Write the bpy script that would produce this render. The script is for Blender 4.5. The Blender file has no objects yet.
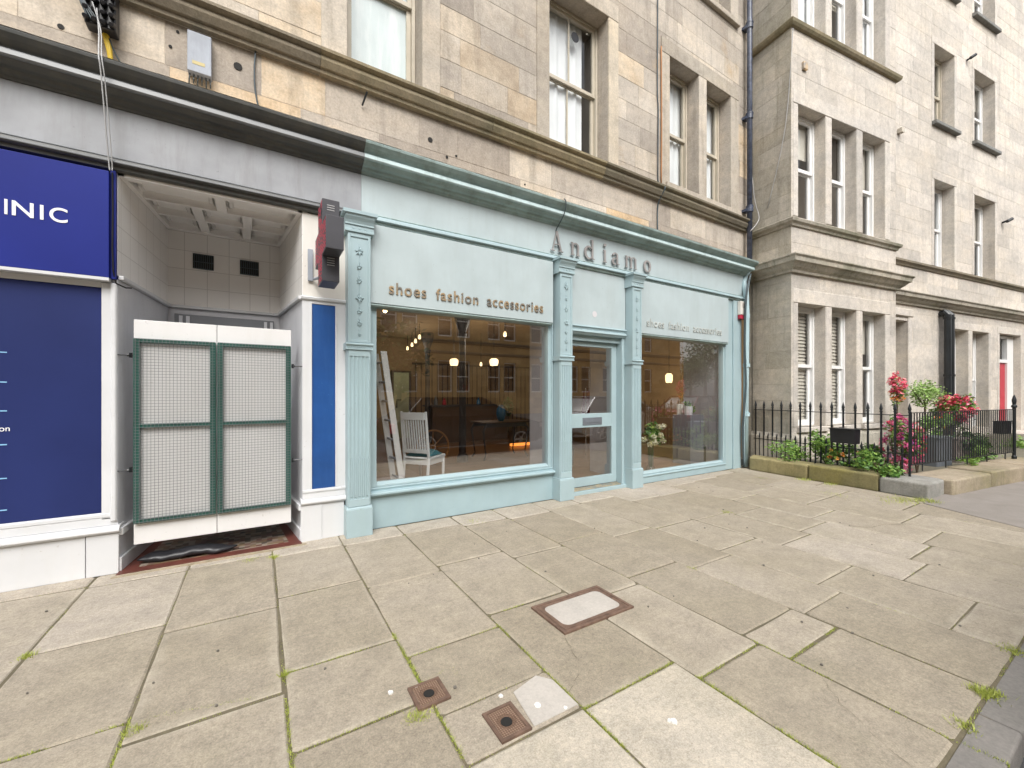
import bpy, bmesh, math, random
from mathutils import Vector, Matrix
R = math.radians
C = bpy.context.scene.collection
sc = bpy.context.scene
random.seed(7)

# ------------------------------------------------------------------ materials
def newmat(name):
    m = bpy.data.materials.new(name); m.use_nodes = True
    nt = m.node_tree; b = nt.nodes['Principled BSDF']
    return m, nt, b
def N_(nt, t, **kw):
    n = nt.nodes.new(t)
    for k, v in kw.items():
        if k in n.inputs: n.inputs[k].default_value = v
        else: setattr(n, k, v)
    return n
def ramp(nt, fac, stops):
    r = nt.nodes.new('ShaderNodeValToRGB'); nt.links.new(fac, r.inputs[0])
    e = r.color_ramp.elements
    while len(e) < len(stops): e.new(0.5)
    for i, (p, c) in enumerate(stops):
        e[i].position = p; e[i].color = (*c, 1) if len(c) == 3 else c
    return r.outputs[0]
def mix(nt, fac, a, b, mode='MIX'):
    n = nt.nodes.new('ShaderNodeMix'); n.data_type = 'RGBA'; n.blend_type = mode
    for s_, v in ((0, fac), (6, a), (7, b)):
        if hasattr(v, 'links') or hasattr(v, 'is_output'): nt.links.new(v, n.inputs[s_])
        elif isinstance(v, (tuple, list)): n.inputs[s_].default_value = (*v, 1)
        else: n.inputs[s_].default_value = v
    return n.outputs[2]
def pos(nt, scale=(1, 1, 1), obj=False):
    if obj:
        g = nt.nodes.new('ShaderNodeTexCoord'); o = g.outputs['Object']
    else:
        g = nt.nodes.new('ShaderNodeNewGeometry'); o = g.outputs['Position']
    m = nt.nodes.new('ShaderNodeMapping'); m.inputs['Scale'].default_value = scale
    nt.links.new(o, m.inputs[0]); return m.outputs[0]
def noise(nt, vec, scale, detail=4, rough=.55):
    n = nt.nodes.new('ShaderNodeTexNoise'); nt.links.new(vec, n.inputs['Vector'])
    n.inputs['Scale'].default_value = scale; n.inputs['Detail'].default_value = detail
    n.inputs['Roughness'].default_value = rough
    return n.outputs['Fac']
def bump(nt, b, h, strength=.3, dist=.01):
    n = nt.nodes.new('ShaderNodeBump'); n.inputs['Strength'].default_value = strength
    n.inputs['Distance'].default_value = dist
    nt.links.new(h, n.inputs['Height']); nt.links.new(n.outputs[0], b.inputs['Normal'])

def paint(name, col, rough=.45, var=.06, dirt=None, dirt_amt=.25, bumpv=.08, metallic=0, scale=3):
    m, nt, b = newmat(name)
    p = pos(nt)
    n1 = noise(nt, p, scale, 6)
    lo = tuple(max(0, c*(1-var*2)) for c in col); hi = tuple(min(1, c*(1+var)) for c in col)
    c = ramp(nt, n1, [(.3, lo), (.7, hi)])
    if dirt:
        ps = pos(nt, (5, 5, .7)); n2 = noise(nt, ps, 1.6, 7, .65)
        f = ramp(nt, n2, [(.48, (0, 0, 0)), (.78, (dirt_amt,)*3)])
        c = mix(nt, f, c, dirt)
        nc = noise(nt, p, 34, 5, .6); ng = noise(nt, p, 2.1, 3, .5)
        cf = mix(nt, 1., ramp(nt, nc, [(.655, (0,)*3), (.68, (.55,)*3)]), ramp(nt, ng, [(.45, (0,)*3), (.6, (1,)*3)]), 'MULTIPLY')
        c = mix(nt, cf, c, tuple(q*.75 for q in dirt))
    nt.links.new(c, b.inputs['Base Color'])
    b.inputs['Roughness'].default_value = rough; b.inputs['Metallic'].default_value = metallic
    if bumpv:
        bump(nt, b, noise(nt, p, 60, 3), bumpv, .004)
    return m

def sandstone(name, stops, stain, stain_amt, streak_amt=.3, warm=None):
    m, nt, b = newmat(name)
    a = nt.nodes.new('ShaderNodeAttribute'); a.attribute_name = 'tint'
    p = pos(nt)
    n1 = noise(nt, p, 2.2, 7, .6)
    ad = N_(nt, 'ShaderNodeMath', operation='MULTIPLY_ADD'); nt.links.new(n1, ad.inputs[0]); ad.inputs[1].default_value = .55
    nt.links.new(a.outputs['Fac'], ad.inputs[2])
    s2 = N_(nt, 'ShaderNodeMath', operation='SUBTRACT'); nt.links.new(ad.outputs[0], s2.inputs[0]); s2.inputs[1].default_value = .27
    c = ramp(nt, s2.outputs[0], stops)
    nb = noise(nt, pos(nt, (1, 1, 2.2)), .8, 4, .6)
    c = mix(nt, .9, c, ramp(nt, nb, [(.3, (.84, .85, .87)), (.5, (1, 1, 1)), (.7, (1.10, 1.07, 1.02))]), 'MULTIPLY')
    n2 = noise(nt, p, .55, 8, .66)
    c = mix(nt, ramp(nt, n2, [(.46, (0,)*3), (.72, (stain_amt,)*3)]), c, stain)
    ps = pos(nt, (4, 4, .35)); n3 = noise(nt, ps, 1.5, 7, .65)
    c = mix(nt, ramp(nt, n3, [(.52, (0,)*3), (.75, (streak_amt,)*3)]), c, tuple(x*.62 for x in stain))
    if warm:
        n5 = noise(nt, p, 1.1, 5, .6)
        c = mix(nt, ramp(nt, n5, [(.60, (0,)*3), (.72, (.4,)*3)]), c, warm)
    n7 = noise(nt, p, 8, 7, .72)
    c = mix(nt, .8, c, ramp(nt, n7, [(.28, (.70, .69, .67)), (.5, (.93,)*3), (.72, (1.12, 1.11, 1.08))]), 'MULTIPLY')
    n4 = noise(nt, p, 45, 5, .7)
    c = mix(nt, .75, c, ramp(nt, n4, [(.3, (.66,)*3), (.7, (1.05,)*3)]), 'MULTIPLY')
    nt.links.new(c, b.inputs['Base Color']); b.inputs['Roughness'].default_value = .92
    mx = N_(nt, 'ShaderNodeMath', operation='MULTIPLY_ADD'); nt.links.new(n1, mx.inputs[0]); mx.inputs[1].default_value = 1.5; nt.links.new(n4, mx.inputs[2])
    bump(nt, b, mx.outputs[0], .45, .012)
    return m

M = {}
M['stone'] = sandstone('warm_sandstone', [(.0, (.38, .33, .28)), (.3, (.54, .48, .41)), (.55, (.68, .61, .52)), (.8, (.72, .61, .47)), (1., (.66, .48, .29))], (.34, .295, .245), .75, .5, (.62, .42, .22))
M['stone_trim'] = sandstone('sandstone_dressing', [(.0, (.48, .43, .36)), (.5, (.64, .575, .49)), (1., (.68, .60, .48))], (.33, .27, .20), .5, .4)
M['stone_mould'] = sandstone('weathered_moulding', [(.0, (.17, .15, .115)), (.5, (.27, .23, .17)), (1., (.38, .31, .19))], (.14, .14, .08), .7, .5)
M['stone_pale'] = sandstone('pale_grey_sandstone', [(.0, (.58, .535, .48)), (.4, (.70, .645, .575)), (.7, (.74, .68, .61)), (1., (.76, .68, .57))], (.52, .46, .38), .5, .4)
M['stone_pale_trim'] = sandstone('pale_dressing', [(.0, (.58, .54, .49)), (.5, (.68, .63, .57)), (1., (.72, .67, .60))], (.50, .45, .39), .45, .35)
M['stone_return'] = sandstone('weathered_return_sandstone', [(.0, (.48, .445, .375)), (.5, (.61, .565, .49)), (1., (.67, .62, .53))], (.27, .26, .18), .7, .6)
M['stone_moss'] = sandstone('mossy_cornice_stone', [(.0, (.36, .33, .27)), (.5, (.50, .455, .385)), (1., (.60, .55, .47))], (.13, .14, .07), .9, .8)
M['stone_garden'] = sandstone('mossy_kerb_stone', [(.0, (.20, .18, .08)), (.5, (.34, .295, .15)), (1., (.50, .42, .22))], (.13, .13, .04), .8, .5, (.36, .30, .06))
M['stone_garden_pink'] = sandstone('pink_garden_stone', [(.0, (.34, .27, .18)), (.5, (.46, .38, .28)), (1., (.54, .46, .34))], (.18, .17, .07), .9, .5, (.36, .31, .12))
M['stone_garden_grey'] = sandstone('grey_corner_stone', [(.0, (.16, .16, .14)), (.5, (.27, .265, .24)), (1., (.46, .45, .42))], (.09, .09, .07), .9, .4)
M['opp_stone'] = sandstone('opposite_sandstone', [(.0, (.50, .34, .15)), (.5, (.72, .50, .23)), (1., (.80, .58, .30))], (.30, .2, .1), .5, .3)

def flag_mat():
    m, nt, b = newmat('flagstone')
    a = nt.nodes.new('ShaderNodeAttribute'); a.attribute_name = 'tint'
    p = pos(nt)
    c = ramp(nt, a.outputs['Fac'], [(0, (.30, .258, .20)), (.3, (.365, .320, .255)), (.65, (.43, .38, .315)), (.85, (.48, .43, .375)), (1, (.56, .51, .435))])
    n1 = noise(nt, p, 1.7, 8, .65)
    nv = noise(nt, p, .75, 3, .5); c = mix(nt, 1., c, ramp(nt, nv, [(.3, (.93, .92, .88)), (.7, (1.05, 1.05, 1.06))]), 'MULTIPLY')
    c = mix(nt, ramp(nt, n1, [(.4, (.0,)*3), (.7, (.35,)*3)]), c, (.34, .30, .22))
    n2 = noise(nt, p, 6, 7, .7)
    c = mix(nt, .75, c, ramp(nt, n2, [(.3, (.72,)*3), (.7, (1.12, 1.10, 1.06))]), 'MULTIPLY')
    n3 = noise(nt, p, 130, 3, .8)
    c = mix(nt, .8, c, ramp(nt, n3, [(.3, (.62,)*3), (.68, (1.18,)*3)]), 'MULTIPLY')
    n6 = noise(nt, p, 3.3, 4, .5)
    c = mix(nt, ramp(nt, n6, [(.62, (0,)*3), (.70, (.14,)*3)]), c, (.26, .24, .16))
    n8 = noise(nt, p, 38, 6, .8)
    c = mix(nt, .85, c, ramp(nt, n8, [(.32, (.70, .69, .67)), (.5, (.98,)*3), (.68, (1.2, 1.19, 1.16))]), 'MULTIPLY')
    v = N_(nt, 'ShaderNodeTexVoronoi'); nt.links.new(p, v.inputs['Vector']); v.inputs['Scale'].default_value = 4.1
    spot = ramp(nt, v.outputs['Distance'], [(.045, (.5,)*3), (.06, (0,)*3)])
    nn = noise(nt, p, .9, 2)
    gate = ramp(nt, nn, [(.55, (0,)*3), (.6, (1,)*3)])
    c = mix(nt, mix(nt, 1.0, spot, gate, 'MULTIPLY'), c, (.16, .14, .11))
    ae = nt.nodes.new('ShaderNodeAttribute'); ae.attribute_name = 'edge'
    em = N_(nt, 'ShaderNodeMath', operation='MULTIPLY'); nt.links.new(ae.outputs['Fac'], em.inputs[0]); nt.links.new(ramp(nt, n2, [(.35, (.25,)*3), (.65, (.75,)*3)]), em.inputs[1])
    c = mix(nt, em.outputs[0], c, (.56, .51, .42))
    nt.links.new(c, b.inputs['Base Color']); b.inputs['Roughness'].default_value = .85
    mx = N_(nt, 'ShaderNodeMath', operation='MULTIPLY_ADD'); nt.links.new(n2, mx.inputs[0]); mx.inputs[1].default_value = 3.; nt.links.new(n3, mx.inputs[2])
    bump(nt, b, mx.outputs[0], .45, .006)
    return m
M['slate_sill'] = sandstone('weathered_grey_sill', [(.0, (.22, .225, .22)), (.5, (.34, .34, .325)), (1., (.46, .44, .41))], (.15, .15, .13), .6, .4)
M['flag'] = flag_mat()
def simple(name, col, rough=.6, **kw): return paint(name, col, rough, **kw)
def grain(name, c0, c1, scale, rough=.9, bs=.5, bd=.006):
    m, nt, b = newmat(name); p = pos(nt)
    n = noise(nt, p, scale, 6, .75); n2 = noise(nt, p, scale*.04, 5)
    c = mix(nt, .5, ramp(nt, n, [(.3, c0), (.7, c1)]), ramp(nt, n2, [(.3, c0), (.7, c1)]))
    nt.links.new(c, b.inputs['Base Color']); b.inputs['Roughness'].default_value = rough
    bump(nt, b, n, bs, bd); return m
M['joint'] = grain('joint_dirt', (.07, .058, .035), (.20, .17, .11), 40)
M['asphalt'] = grain('asphalt', (.045, .045, .047), (.085, .085, .085), 120)
M['asphalt_pale'] = grain('worn_asphalt', (.20, .18, .16), (.30, .27, .245), 90)
M['kerbstone'] = grain('whinstone_kerb', (.13, .125, .115), (.27, .25, .23), 50)
M['soil'] = grain('garden_soil', (.10, .09, .06), (.22, .20, .15), 20)
M['gravel'] = grain('ground', (.12, .11, .10), (.2, .19, .17), 8)
B0 = (.355, .465, .495)
M['blue'] = paint('pale_blue_paint', B0, .38, .03, (.36, .47, .46), .35)
M['blue_panel'] = paint('pale_blue_panel', (.44, .515, .53), .42, .04, (.37, .42, .42), .5)
M['blue_dirty'] = paint('weathered_blue_green_paint', (.31, .40, .39), .6, .12, (.15, .18, .14), .8)
M['blue_strip'] = paint('blue_highlight_strip', (.50, .62, .63), .3, .06, (.20, .27, .24), .6)  # lighter blue paints in the light caught by the cornice strip
M['blue_lower'] = paint('blue_riser', (.33, .445, .48), .42, .05, (.36, .47, .46), .3)
M['grey_frieze'] = paint('grey_paint', (.315, .325, .345), .5, .10, (.19, .185, .18), .7)
M['charcoal'] = paint('charcoal_paint', (.085, .088, .085), .5, .12, (.17, .155, .12), .5)
M['charcoal_light'] = paint('charcoal_highlight', (.20, .21, .22), .4, .08, (.2, .2, .19), .5)
M['white'] = paint('white_gloss_paint', (.64, .65, .665), .3, .03, (.58, .57, .53), .3)
M['white_board'] = paint('white_board', (.70, .695, .69), .45, .02, (.6, .58, .54), .25)
M['grey_wall'] = paint('pale_grey_paint', (.66, .67, .70), .4, .04, (.42, .42, .43), .3)
M['cream'] = paint('cream_pier_paint', (.70, .67, .62), .45, .04, (.52, .48, .42), .4)
M['navy'] = paint('navy_film', (.018, .028, .115), .45, .10, bumpv=0, scale=1.2)
M['signblue'] = paint('royal_blue_sign', (.010, .020, .20), .55, .08, bumpv=0, scale=1.)
M['royal'] = paint('blue_pier_panel', (.015, .075, .26), .35, .10, (.1, .25, .5), .15)
M['white_letter'] = simple('white_lettering', (.85, .85, .85), .4, var=.01, bumpv=0)
M['tick'] = simple('light_blue_tick', (.25, .5, .75), .4, var=.01, bumpv=0)
M['green'] = paint('dark_green_metal', (.012, .085, .065), .35, .15, (.03, .05, .04), .4)
M['green_wire'] = paint('wire_mesh_metal', (.17, .18, .19), .4, .05, bumpv=0)
M['black'] = paint('black_metal', (.012, .015, .018), .35, .2, (.06, .06, .06), .3)
M['black_plastic'] = paint('black_plastic', (.015, .015, .018), .4, .2)
M['dark'] = simple('dark_void', (.012, .011, .01), .8, bumpv=0)
M['rust'] = paint('rusty_iron', (.17, .105, .075), .7, .2, (.10, .05, .035), .5, .5, scale=20)
M['lead'] = paint('grey_metal_box', (.33, .36, .41), .55, .12, (.2, .2, .22), .5, .2)
M['pipe'] = paint('blue_black_pipe', (.06, .075, .12), .4, .3, (.25, .27, .3), .6, .2, scale=14)
M['pipe_blue'] = paint('pale_blue_pipe', (.42, .56, .60), .4, .05, (.16, .22, .24), .6)
M['cable_white'] = simple('grey_cable', (.42, .42, .42), .5, bumpv=0)
M['cable_dark'] = simple('dark_cable', (.05, .07, .08), .5, bumpv=0)
M['yellow'] = simple('yellow_tape', (.65, .45, .03), .5, bumpv=0)
M['red'] = paint('red_door_paint', (.50, .035, .055), .35, .05)
M['red_plastic'] = simple('red_plastic', (.45, .03, .06), .35, bumpv=0)
M['white_upvc'] = paint('white_sash_paint', (.80, .80, .79), .35, .02, (.66, .64, .58), .2)
M['sash_old'] = paint('cream_sash_paint', (.52, .47, .38), .5, .08, (.33, .28, .2), .5)
M['wood_interior'] = simple('brown_wood', (.08, .045, .025), .4)
M['wall_interior'] = simple('ochre_plaster', (.34, .235, .13), .8)
M['wall_lobby'] = simple('warm_grey_plaster', (.44, .43, .46), .8)
M['column'] = simple('dark_column_paint', (.05, .045, .05), .5)
M['chair'] = simple('pale_grey_chair', (.80, .84, .86), .45, var=.03)
M['teal'] = simple('teal_cushion', (.04, .16, .20), .8)
M['plinth_grey'] = simple('grey_plinth', (.20, .20, .225), .5, var=.02)
M['pale_green'] = simple('pale_green_door', (.55, .62, .40), .4)
M['blueglass'] = simple('blue_ceramic', (.02, .15, .35), .2)
M['mesh_net'] = simple('curtain_cloth', (.78, .80, .81), .8, var=.03)
M['frost'] = paint('frosted_film', (.62, .70, .70), .5, .12, (.85, .87, .86), .7, scale=.8)
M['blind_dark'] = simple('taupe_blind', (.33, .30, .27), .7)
M['blind_light'] = simple('ivory_blind', (.66, .62, .54), .7)
M['planter'] = paint('galvanised_planter', (.20, .22, .25), .5, .1, metallic=.4)
M['planter_brown'] = paint('brown_planter', (.24, .20, .185), .6, .1)
M['bark'] = simple('bark', (.10, .075, .05), .9)
M['car'] = paint('dark_grey_car_paint', (.05, .052, .056), .12, .02, bumpv=0, metallic=.4)
M['car_red'] = paint('maroon_car_paint', (.14, .012, .02), .12, .02, bumpv=0, metallic=.3)
M['car_silver'] = paint('silver_car_paint', (.62, .63, .65), .12, .02, bumpv=0, metallic=.4)
M['tyre'] = simple('tyre_rubber', (.02, .02, .02), .8)
M['rim'] = simple('alloy_rim', (.55, .55, .57), .25, metallic=.8, bumpv=0)
M['chrome'] = simple('chrome', (.7, .7, .7), .15, metallic=1., bumpv=0)
M['wax'] = simple('cream_petals', (.78, .74, .50), .6)

for k_ in ('signblue', 'navy'): M[k_].node_tree.nodes['Principled BSDF'].inputs['Specular IOR Level'].default_value = .2
def brass():
    m, nt, b = newmat('brushed_brass'); b.inputs['Metallic'].default_value = .75
    c = ramp(nt, noise(nt, pos(nt), 9, 3), [(.4, (.36, .34, .31)), (.6, (.70, .52, .32))])
    nt.links.new(c, b.inputs['Base Color']); b.inputs['Roughness'].default_value = .32
    return m
M['brass'] = brass()
M['bronze'] = simple('grey_brown_letter', (.36, .335, .325), .45, metallic=.3, bumpv=0, var=.15)
M['thickcopper'] = simple('copper_edge', (.50, .34, .28), .45, metallic=.4, bumpv=0)

def glass(name, ior=1.7, tint=(1, 1, 1), rough=0.0):
    m, nt, b = newmat(name); nt.nodes.remove(b)
    o = nt.nodes['Material Output']
    f = N_(nt, 'ShaderNodeFresnel')
    gm = nt.nodes.new('ShaderNodeNewGeometry'); ma = N_(nt, 'ShaderNodeMath', operation='MULTIPLY_ADD')   # same reflectance from both sides of the thin pane
    nt.links.new(gm.outputs['Backfacing'], ma.inputs[0]); ma.inputs[1].default_value = 1/ior-ior; ma.inputs[2].default_value = ior
    nt.links.new(ma.outputs[0], f.inputs['IOR'])
    t = nt.nodes.new('ShaderNodeBsdfTransparent'); t.inputs[0].default_value = (*tint, 1)
    g = nt.nodes.new('ShaderNodeBsdfGlossy'); g.inputs['Roughness'].default_value = rough
    mx = nt.nodes.new('ShaderNodeMixShader')
    nt.links.new(f.outputs[0], mx.inputs[0]); nt.links.new(t.outputs[0], mx.inputs[1]); nt.links.new(g.outputs[0], mx.inputs[2])
    nt.links.new(mx.outputs[0], o.inputs[0]); return m
M['glass'] = glass('window_glass', 1.7, (.97, .98, .98))
M['shopglass'] = glass('shop_glass', 3.5, (.95, .95, .94))
M['carglass'] = glass('car_glass', 1.8, (.18, .2, .2))
M['vaseglass'] = glass('vase_glass', 1.5, (.8, .85, .88))

def emit(name, col, s):
    m, nt, b = newmat(name)
    b.inputs['Base Color'].default_value = (*col, 1)
    b.inputs['Emission Color'].default_value = (*col, 1); b.inputs['Emission Strength'].default_value = s
    return m
M['lamp'] = emit('lit_lamp_glass', (1, .74, .40), 1.6)
M['heater'] = emit('lit_heater', (1, .30, .05), 1.2)
M['led_dim'] = emit('red_led', (.65, .03, .08), .22)

def leafmat(name, c0, c1, c2):
    m, nt, b = newmat(name)
    a = nt.nodes.new('ShaderNodeAttribute'); a.attribute_name = 'tint'
    nt.links.new(ramp(nt, a.outputs['Fac'], [(0, c0), (.5, c1), (1, c2)]), b.inputs['Base Color'])
    b.inputs['Roughness'].default_value = .55
    return m
M['leaf'] = leafmat('green_leaves', (.04, .11, .02), (.12, .25, .04), (.28, .42, .09))
M['leaf_lime'] = leafmat('lime_leaves', (.16, .30, .05), (.30, .46, .12), (.45, .60, .24))
M['leaf_dark'] = leafmat('dark_leaves', (.02, .055, .015), (.05, .11, .03), (.10, .19, .05))
M['petal_pink'] = leafmat('pink_petals', (.50, .04, .20), (.72, .13, .30), (.85, .36, .45))
M['petal_red'] = leafmat('red_petals', (.50, .02, .06), (.75, .08, .16), (.85, .30, .30))
M['petal_orange'] = leafmat('orange_petals', (.6, .10, .02), (.80, .28, .05), (.9, .55, .1))
M['petal_purple'] = leafmat('purple_petals', (.16, .02, .22), (.3, .06, .4), (.5, .2, .55))
M['petal_cream'] = leafmat('cream_petals2', (.62, .58, .30), (.80, .76, .55), (.88, .86, .74))
M['moss'] = leafmat('moss_blades', (.17, .22, .03), (.33, .38, .06), (.46, .50, .12))

def tilemat():
    m, nt, b = newmat('white_wall_tiles')
    g = nt.nodes.new('ShaderNodeNewGeometry')
    sp = nt.nodes.new('ShaderNodeSeparateXYZ'); nt.links.new(g.outputs['Position'], sp.inputs[0])
    ad = N_(nt, 'ShaderNodeMath', operation='ADD'); nt.links.new(sp.outputs[0], ad.inputs[0]); nt.links.new(sp.outputs[1], ad.inputs[1])
    cb = nt.nodes.new('ShaderNodeCombineXYZ'); nt.links.new(ad.outputs[0], cb.inputs[0]); nt.links.new(sp.outputs[2], cb.inputs[1])
    br = nt.nodes.new('ShaderNodeTexBrick'); nt.links.new(cb.outputs[0], br.inputs[0])
    br.offset = 0; br.inputs['Scale'].default_value = 1; br.inputs['Brick Width'].default_value = .2; br.inputs['Row Height'].default_value = .2
    br.inputs['Mortar Size'].default_value = .0035; br.inputs['Color1'].default_value = (.86, .84, .81, 1); br.inputs['Color2'].default_value = (.83, .81, .78, 1)
    br.inputs['Mortar'].default_value = (.62, .60, .57, 1); br.inputs['Mortar Smooth'].default_value = .2
    nt.links.new(br.outputs['Color'], b.inputs['Base Color']); b.inputs['Roughness'].default_value = .3
    bump(nt, b, br.outputs['Fac'], -.4, .004); return m
M['tiles'] = tilemat()
def mosaicmat():
    m, nt, b = newmat('patterned_floor_tiles')
    v = nt.nodes.new('ShaderNodeTexVoronoi'); v.distance = 'CHEBYCHEV'; v.inputs['Randomness'].default_value = .25
    nt.links.new(pos(nt), v.inputs['Vector']); v.inputs['Scale'].default_value = 22
    c = ramp(nt, v.outputs['Color'], [(0, (.03, .025, .02)), (.35, (.45, .36, .25)), (.6, (.22, .05, .03)), (.8, (.5, .45, .38))])
    r = nt.nodes.new('ShaderNodeSeparateColor'); nt.links.new(v.outputs['Color'], r.inputs[0])
    c = ramp(nt, r.outputs[0], [(0, (.02, .018, .015)), (.4, (.20, .14, .08)), (.6, (.09, .025, .02)), (.85, (.25, .21, .17))])
    nt.links.new(c, b.inputs['Base Color']); b.inputs['Roughness'].default_value = .4
    return m
M['mosaic'] = mosaicmat()
M['redtile'] = simple('red_quarry_tile', (.12, .035, .025), .5, var=.2)
def floormat():
    m, nt, b = newmat('shop_floor_boards')
    br = nt.nodes.new('ShaderNodeTexBrick'); nt.links.new(pos(nt), br.inputs[0]); br.inputs['Scale'].default_value = 1
    br.inputs['Brick Width'].default_value = 1.4; br.inputs['Row Height'].default_value = .14; br.inputs['Mortar Size'].default_value = .003
    br.inputs['Color1'].default_value = (.23, .13, .07, 1); br.inputs['Color2'].default_value = (.17, .10, .055, 1); br.inputs['Mortar'].default_value = (.04, .03, .02, 1)
    nt.links.new(br.outputs[0], b.inputs['Base Color']); b.inputs['Roughness'].default_value = .35; return m
M['boards'] = floormat()
def meshscreen():
    return M['green_wire']
def coverplate():
    m, nt, b = newmat('studded_rusty_iron'); p = pos(nt)
    v = nt.nodes.new('ShaderNodeTexVoronoi'); nt.links.new(p, v.inputs[0]); v.inputs['Scale'].default_value = 95; v.inputs['Randomness'].default_value = 0
    c = ramp(nt, v.outputs['Distance'], [(.15, (.34, .23, .165)), (.5, (.15, .09, .06))])
    nt.links.new(c, b.inputs['Base Color']); b.inputs['Roughness'].default_value = .75; b.inputs['Metallic'].default_value = .3
    iv = N_(nt, 'ShaderNodeMath', operation='MULTIPLY'); nt.links.new(v.outputs['Distance'], iv.inputs[0]); iv.inputs[1].default_value = -1
    bump(nt, b, iv.outputs[0], .6, .004); return m
M['cover'] = coverplate()
M['concrete'] = grain('cover_concrete', (.34, .315, .285), (.56, .52, .47), 70)

# ------------------------------------------------------------------ geometry helpers
class Fr:
    def __init__(s, P=(0, 0), th=0):
        s.P = P; s.u = (math.cos(th), -math.sin(th)); s.n = (math.sin(th), math.cos(th)); s.th = th
    def __call__(s, a, d, z): return (s.P[0]+a*s.u[0]+d*s.n[0], s.P[1]+a*s.u[1]+d*s.n[1], z)
W = Fr()
class MB:
    def __init__(s, fr=W): s.v = []; s.f = []; s.t = []; s.fr = fr; s.tint = .5
    def add(s, vs, fs, world=False, tint=None):
        o = len(s.v)
        s.v += [tuple(v) if world else s.fr(*v) for v in vs]
        s.f += [tuple(i+o for i in f) for f in fs]; s.t += [s.tint if tint is None else tint]*len(fs)
        return s
    def box(s, x0, x1, y0, y1, z0, z1, tint=None):
        vs = [(x, y, z) for z in (z0, z1) for y in (y0, y1) for x in (x0, x1)]
        return s.add(vs, [(0, 2, 3, 1), (4, 5, 7, 6), (0, 1, 5, 4), (2, 6, 7, 3), (0, 4, 6, 2), (1, 3, 7, 5)], tint=tint)
    def cbox(s, x0, x1, y0, y1, z0, z1, c=.006, tint=None):   # front (low y) face chamfered
        c = min(c, (x1-x0)*.4, (z1-z0)*.4)
        vs = [(x0, y1, z0), (x1, y1, z0), (x1, y1, z1), (x0, y1, z1), (x0, y0+c, z0), (x1, y0+c, z0), (x1, y0+c, z1), (x0, y0+c, z1),
              (x0+c, y0, z0+c), (x1-c, y0, z0+c), (x1-c, y0, z1-c), (x0+c, y0, z1-c)]
        return s.add(vs, [(0, 1, 5, 4), (1, 2, 6, 5), (2, 3, 7, 6), (3, 0, 4, 7), (4, 5, 9, 8), (5, 6, 10, 9), (6, 7, 11, 10), (7, 4, 8, 11), (8, 9, 10, 11)], tint=tint)
    def prism(s, prof, x0, x1, tint=None, m0=0, m1=0):        # profile of (d,z) swept along s; m0/m1: mitre (s shift per unit of d)
        n = len(prof)
        vs = [(x0+m0*d, d, z) for d, z in prof]+[(x1+m1*d, d, z) for d, z in prof]
        fs = [(i, (i+1) % n, n+(i+1) % n, n+i) for i in range(n)]+[tuple(range(n)), tuple(range(2*n-1, n-1, -1))]
        return s.add(vs, fs, tint=tint)
    def vprism(s, prof, z0, z1, tint=None):                   # plan polygon (s,d) extruded in z
        n = len(prof)
        vs = [(a, d, z0) for a, d in prof]+[(a, d, z1) for a, d in prof]
        return s.add(vs, [(i, (i+1) % n, n+(i+1) % n, n+i) for i in range(n)]+[tuple(range(n)), tuple(range(2*n-1, n-1, -1))], tint=tint)
    def xprism(s, prof, y0, y1, tint=None):                   # polygon (s,z) extruded in d
        n = len(prof)
        vs = [(a, y0, z) for a, z in prof]+[(a, y1, z) for a, z in prof]
        return s.add(vs, [(i, (i+1) % n, n+(i+1) % n, n+i) for i in range(n)]+[tuple(range(n)), tuple(range(2*n-1, n-1, -1))], tint=tint)
    def quad(s, a, b, c, d, tint=None): return s.add([a, b, c, d], [(0, 1, 2, 3)], tint=tint)
    def tube(s, pts, r, n=8, tint=None, world=False, cap=True):
        P = [Vector(p if world else s.fr(*p)) for p in pts]
        rr = r if isinstance(r, (list, tuple)) else [r]*len(P)
        vs = []; up = Vector((0, 0, 1)); prev = None
        for i, p in enumerate(P):
            t = (P[min(i+1, len(P)-1)]-P[max(i-1, 0)]).normalized()
            if prev is None:
                a = t.cross(up)
                if a.length < .05: a = t.cross(Vector((1, 0, 0)))
            else: a = prev-t*prev.dot(t)
            a.normalize(); prev = a; b = t.cross(a)
            vs += [tuple(p+(a*math.cos(q)+b*math.sin(q))*rr[i]) for q in [2*math.pi*k/n for k in range(n)]]
        fs = [(i*n+k, i*n+(k+1) % n, (i+1)*n+(k+1) % n, (i+1)*n+k) for i in range(len(P)-1) for k in range(n)]
        if cap: fs += [tuple(range(n-1, -1, -1)), tuple(range((len(P)-1)*n, len(P)*n))]
        return s.add(vs, fs, world=True, tint=tint)
    def lathe(s, c, prof, n=16, tint=None):                   # profile (r,z) about vertical axis at c=(x,y)
        vs = []
        for r, z in prof:
            for k in range(n):
                q = 2*math.pi*k/n; vs.append((c[0]+r*math.cos(q), c[1]+r*math.sin(q), z))
        m = len(prof)
        fs = [(i*n+k, i*n+(k+1) % n, (i+1)*n+(k+1) % n, (i+1)*n+k) for i in range(m-1) for k in range(n)]
        fs += [tuple(range(n-1, -1, -1)), tuple(range((m-1)*n, m*n))]
        return s.add(vs, fs, tint=tint)

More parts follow.
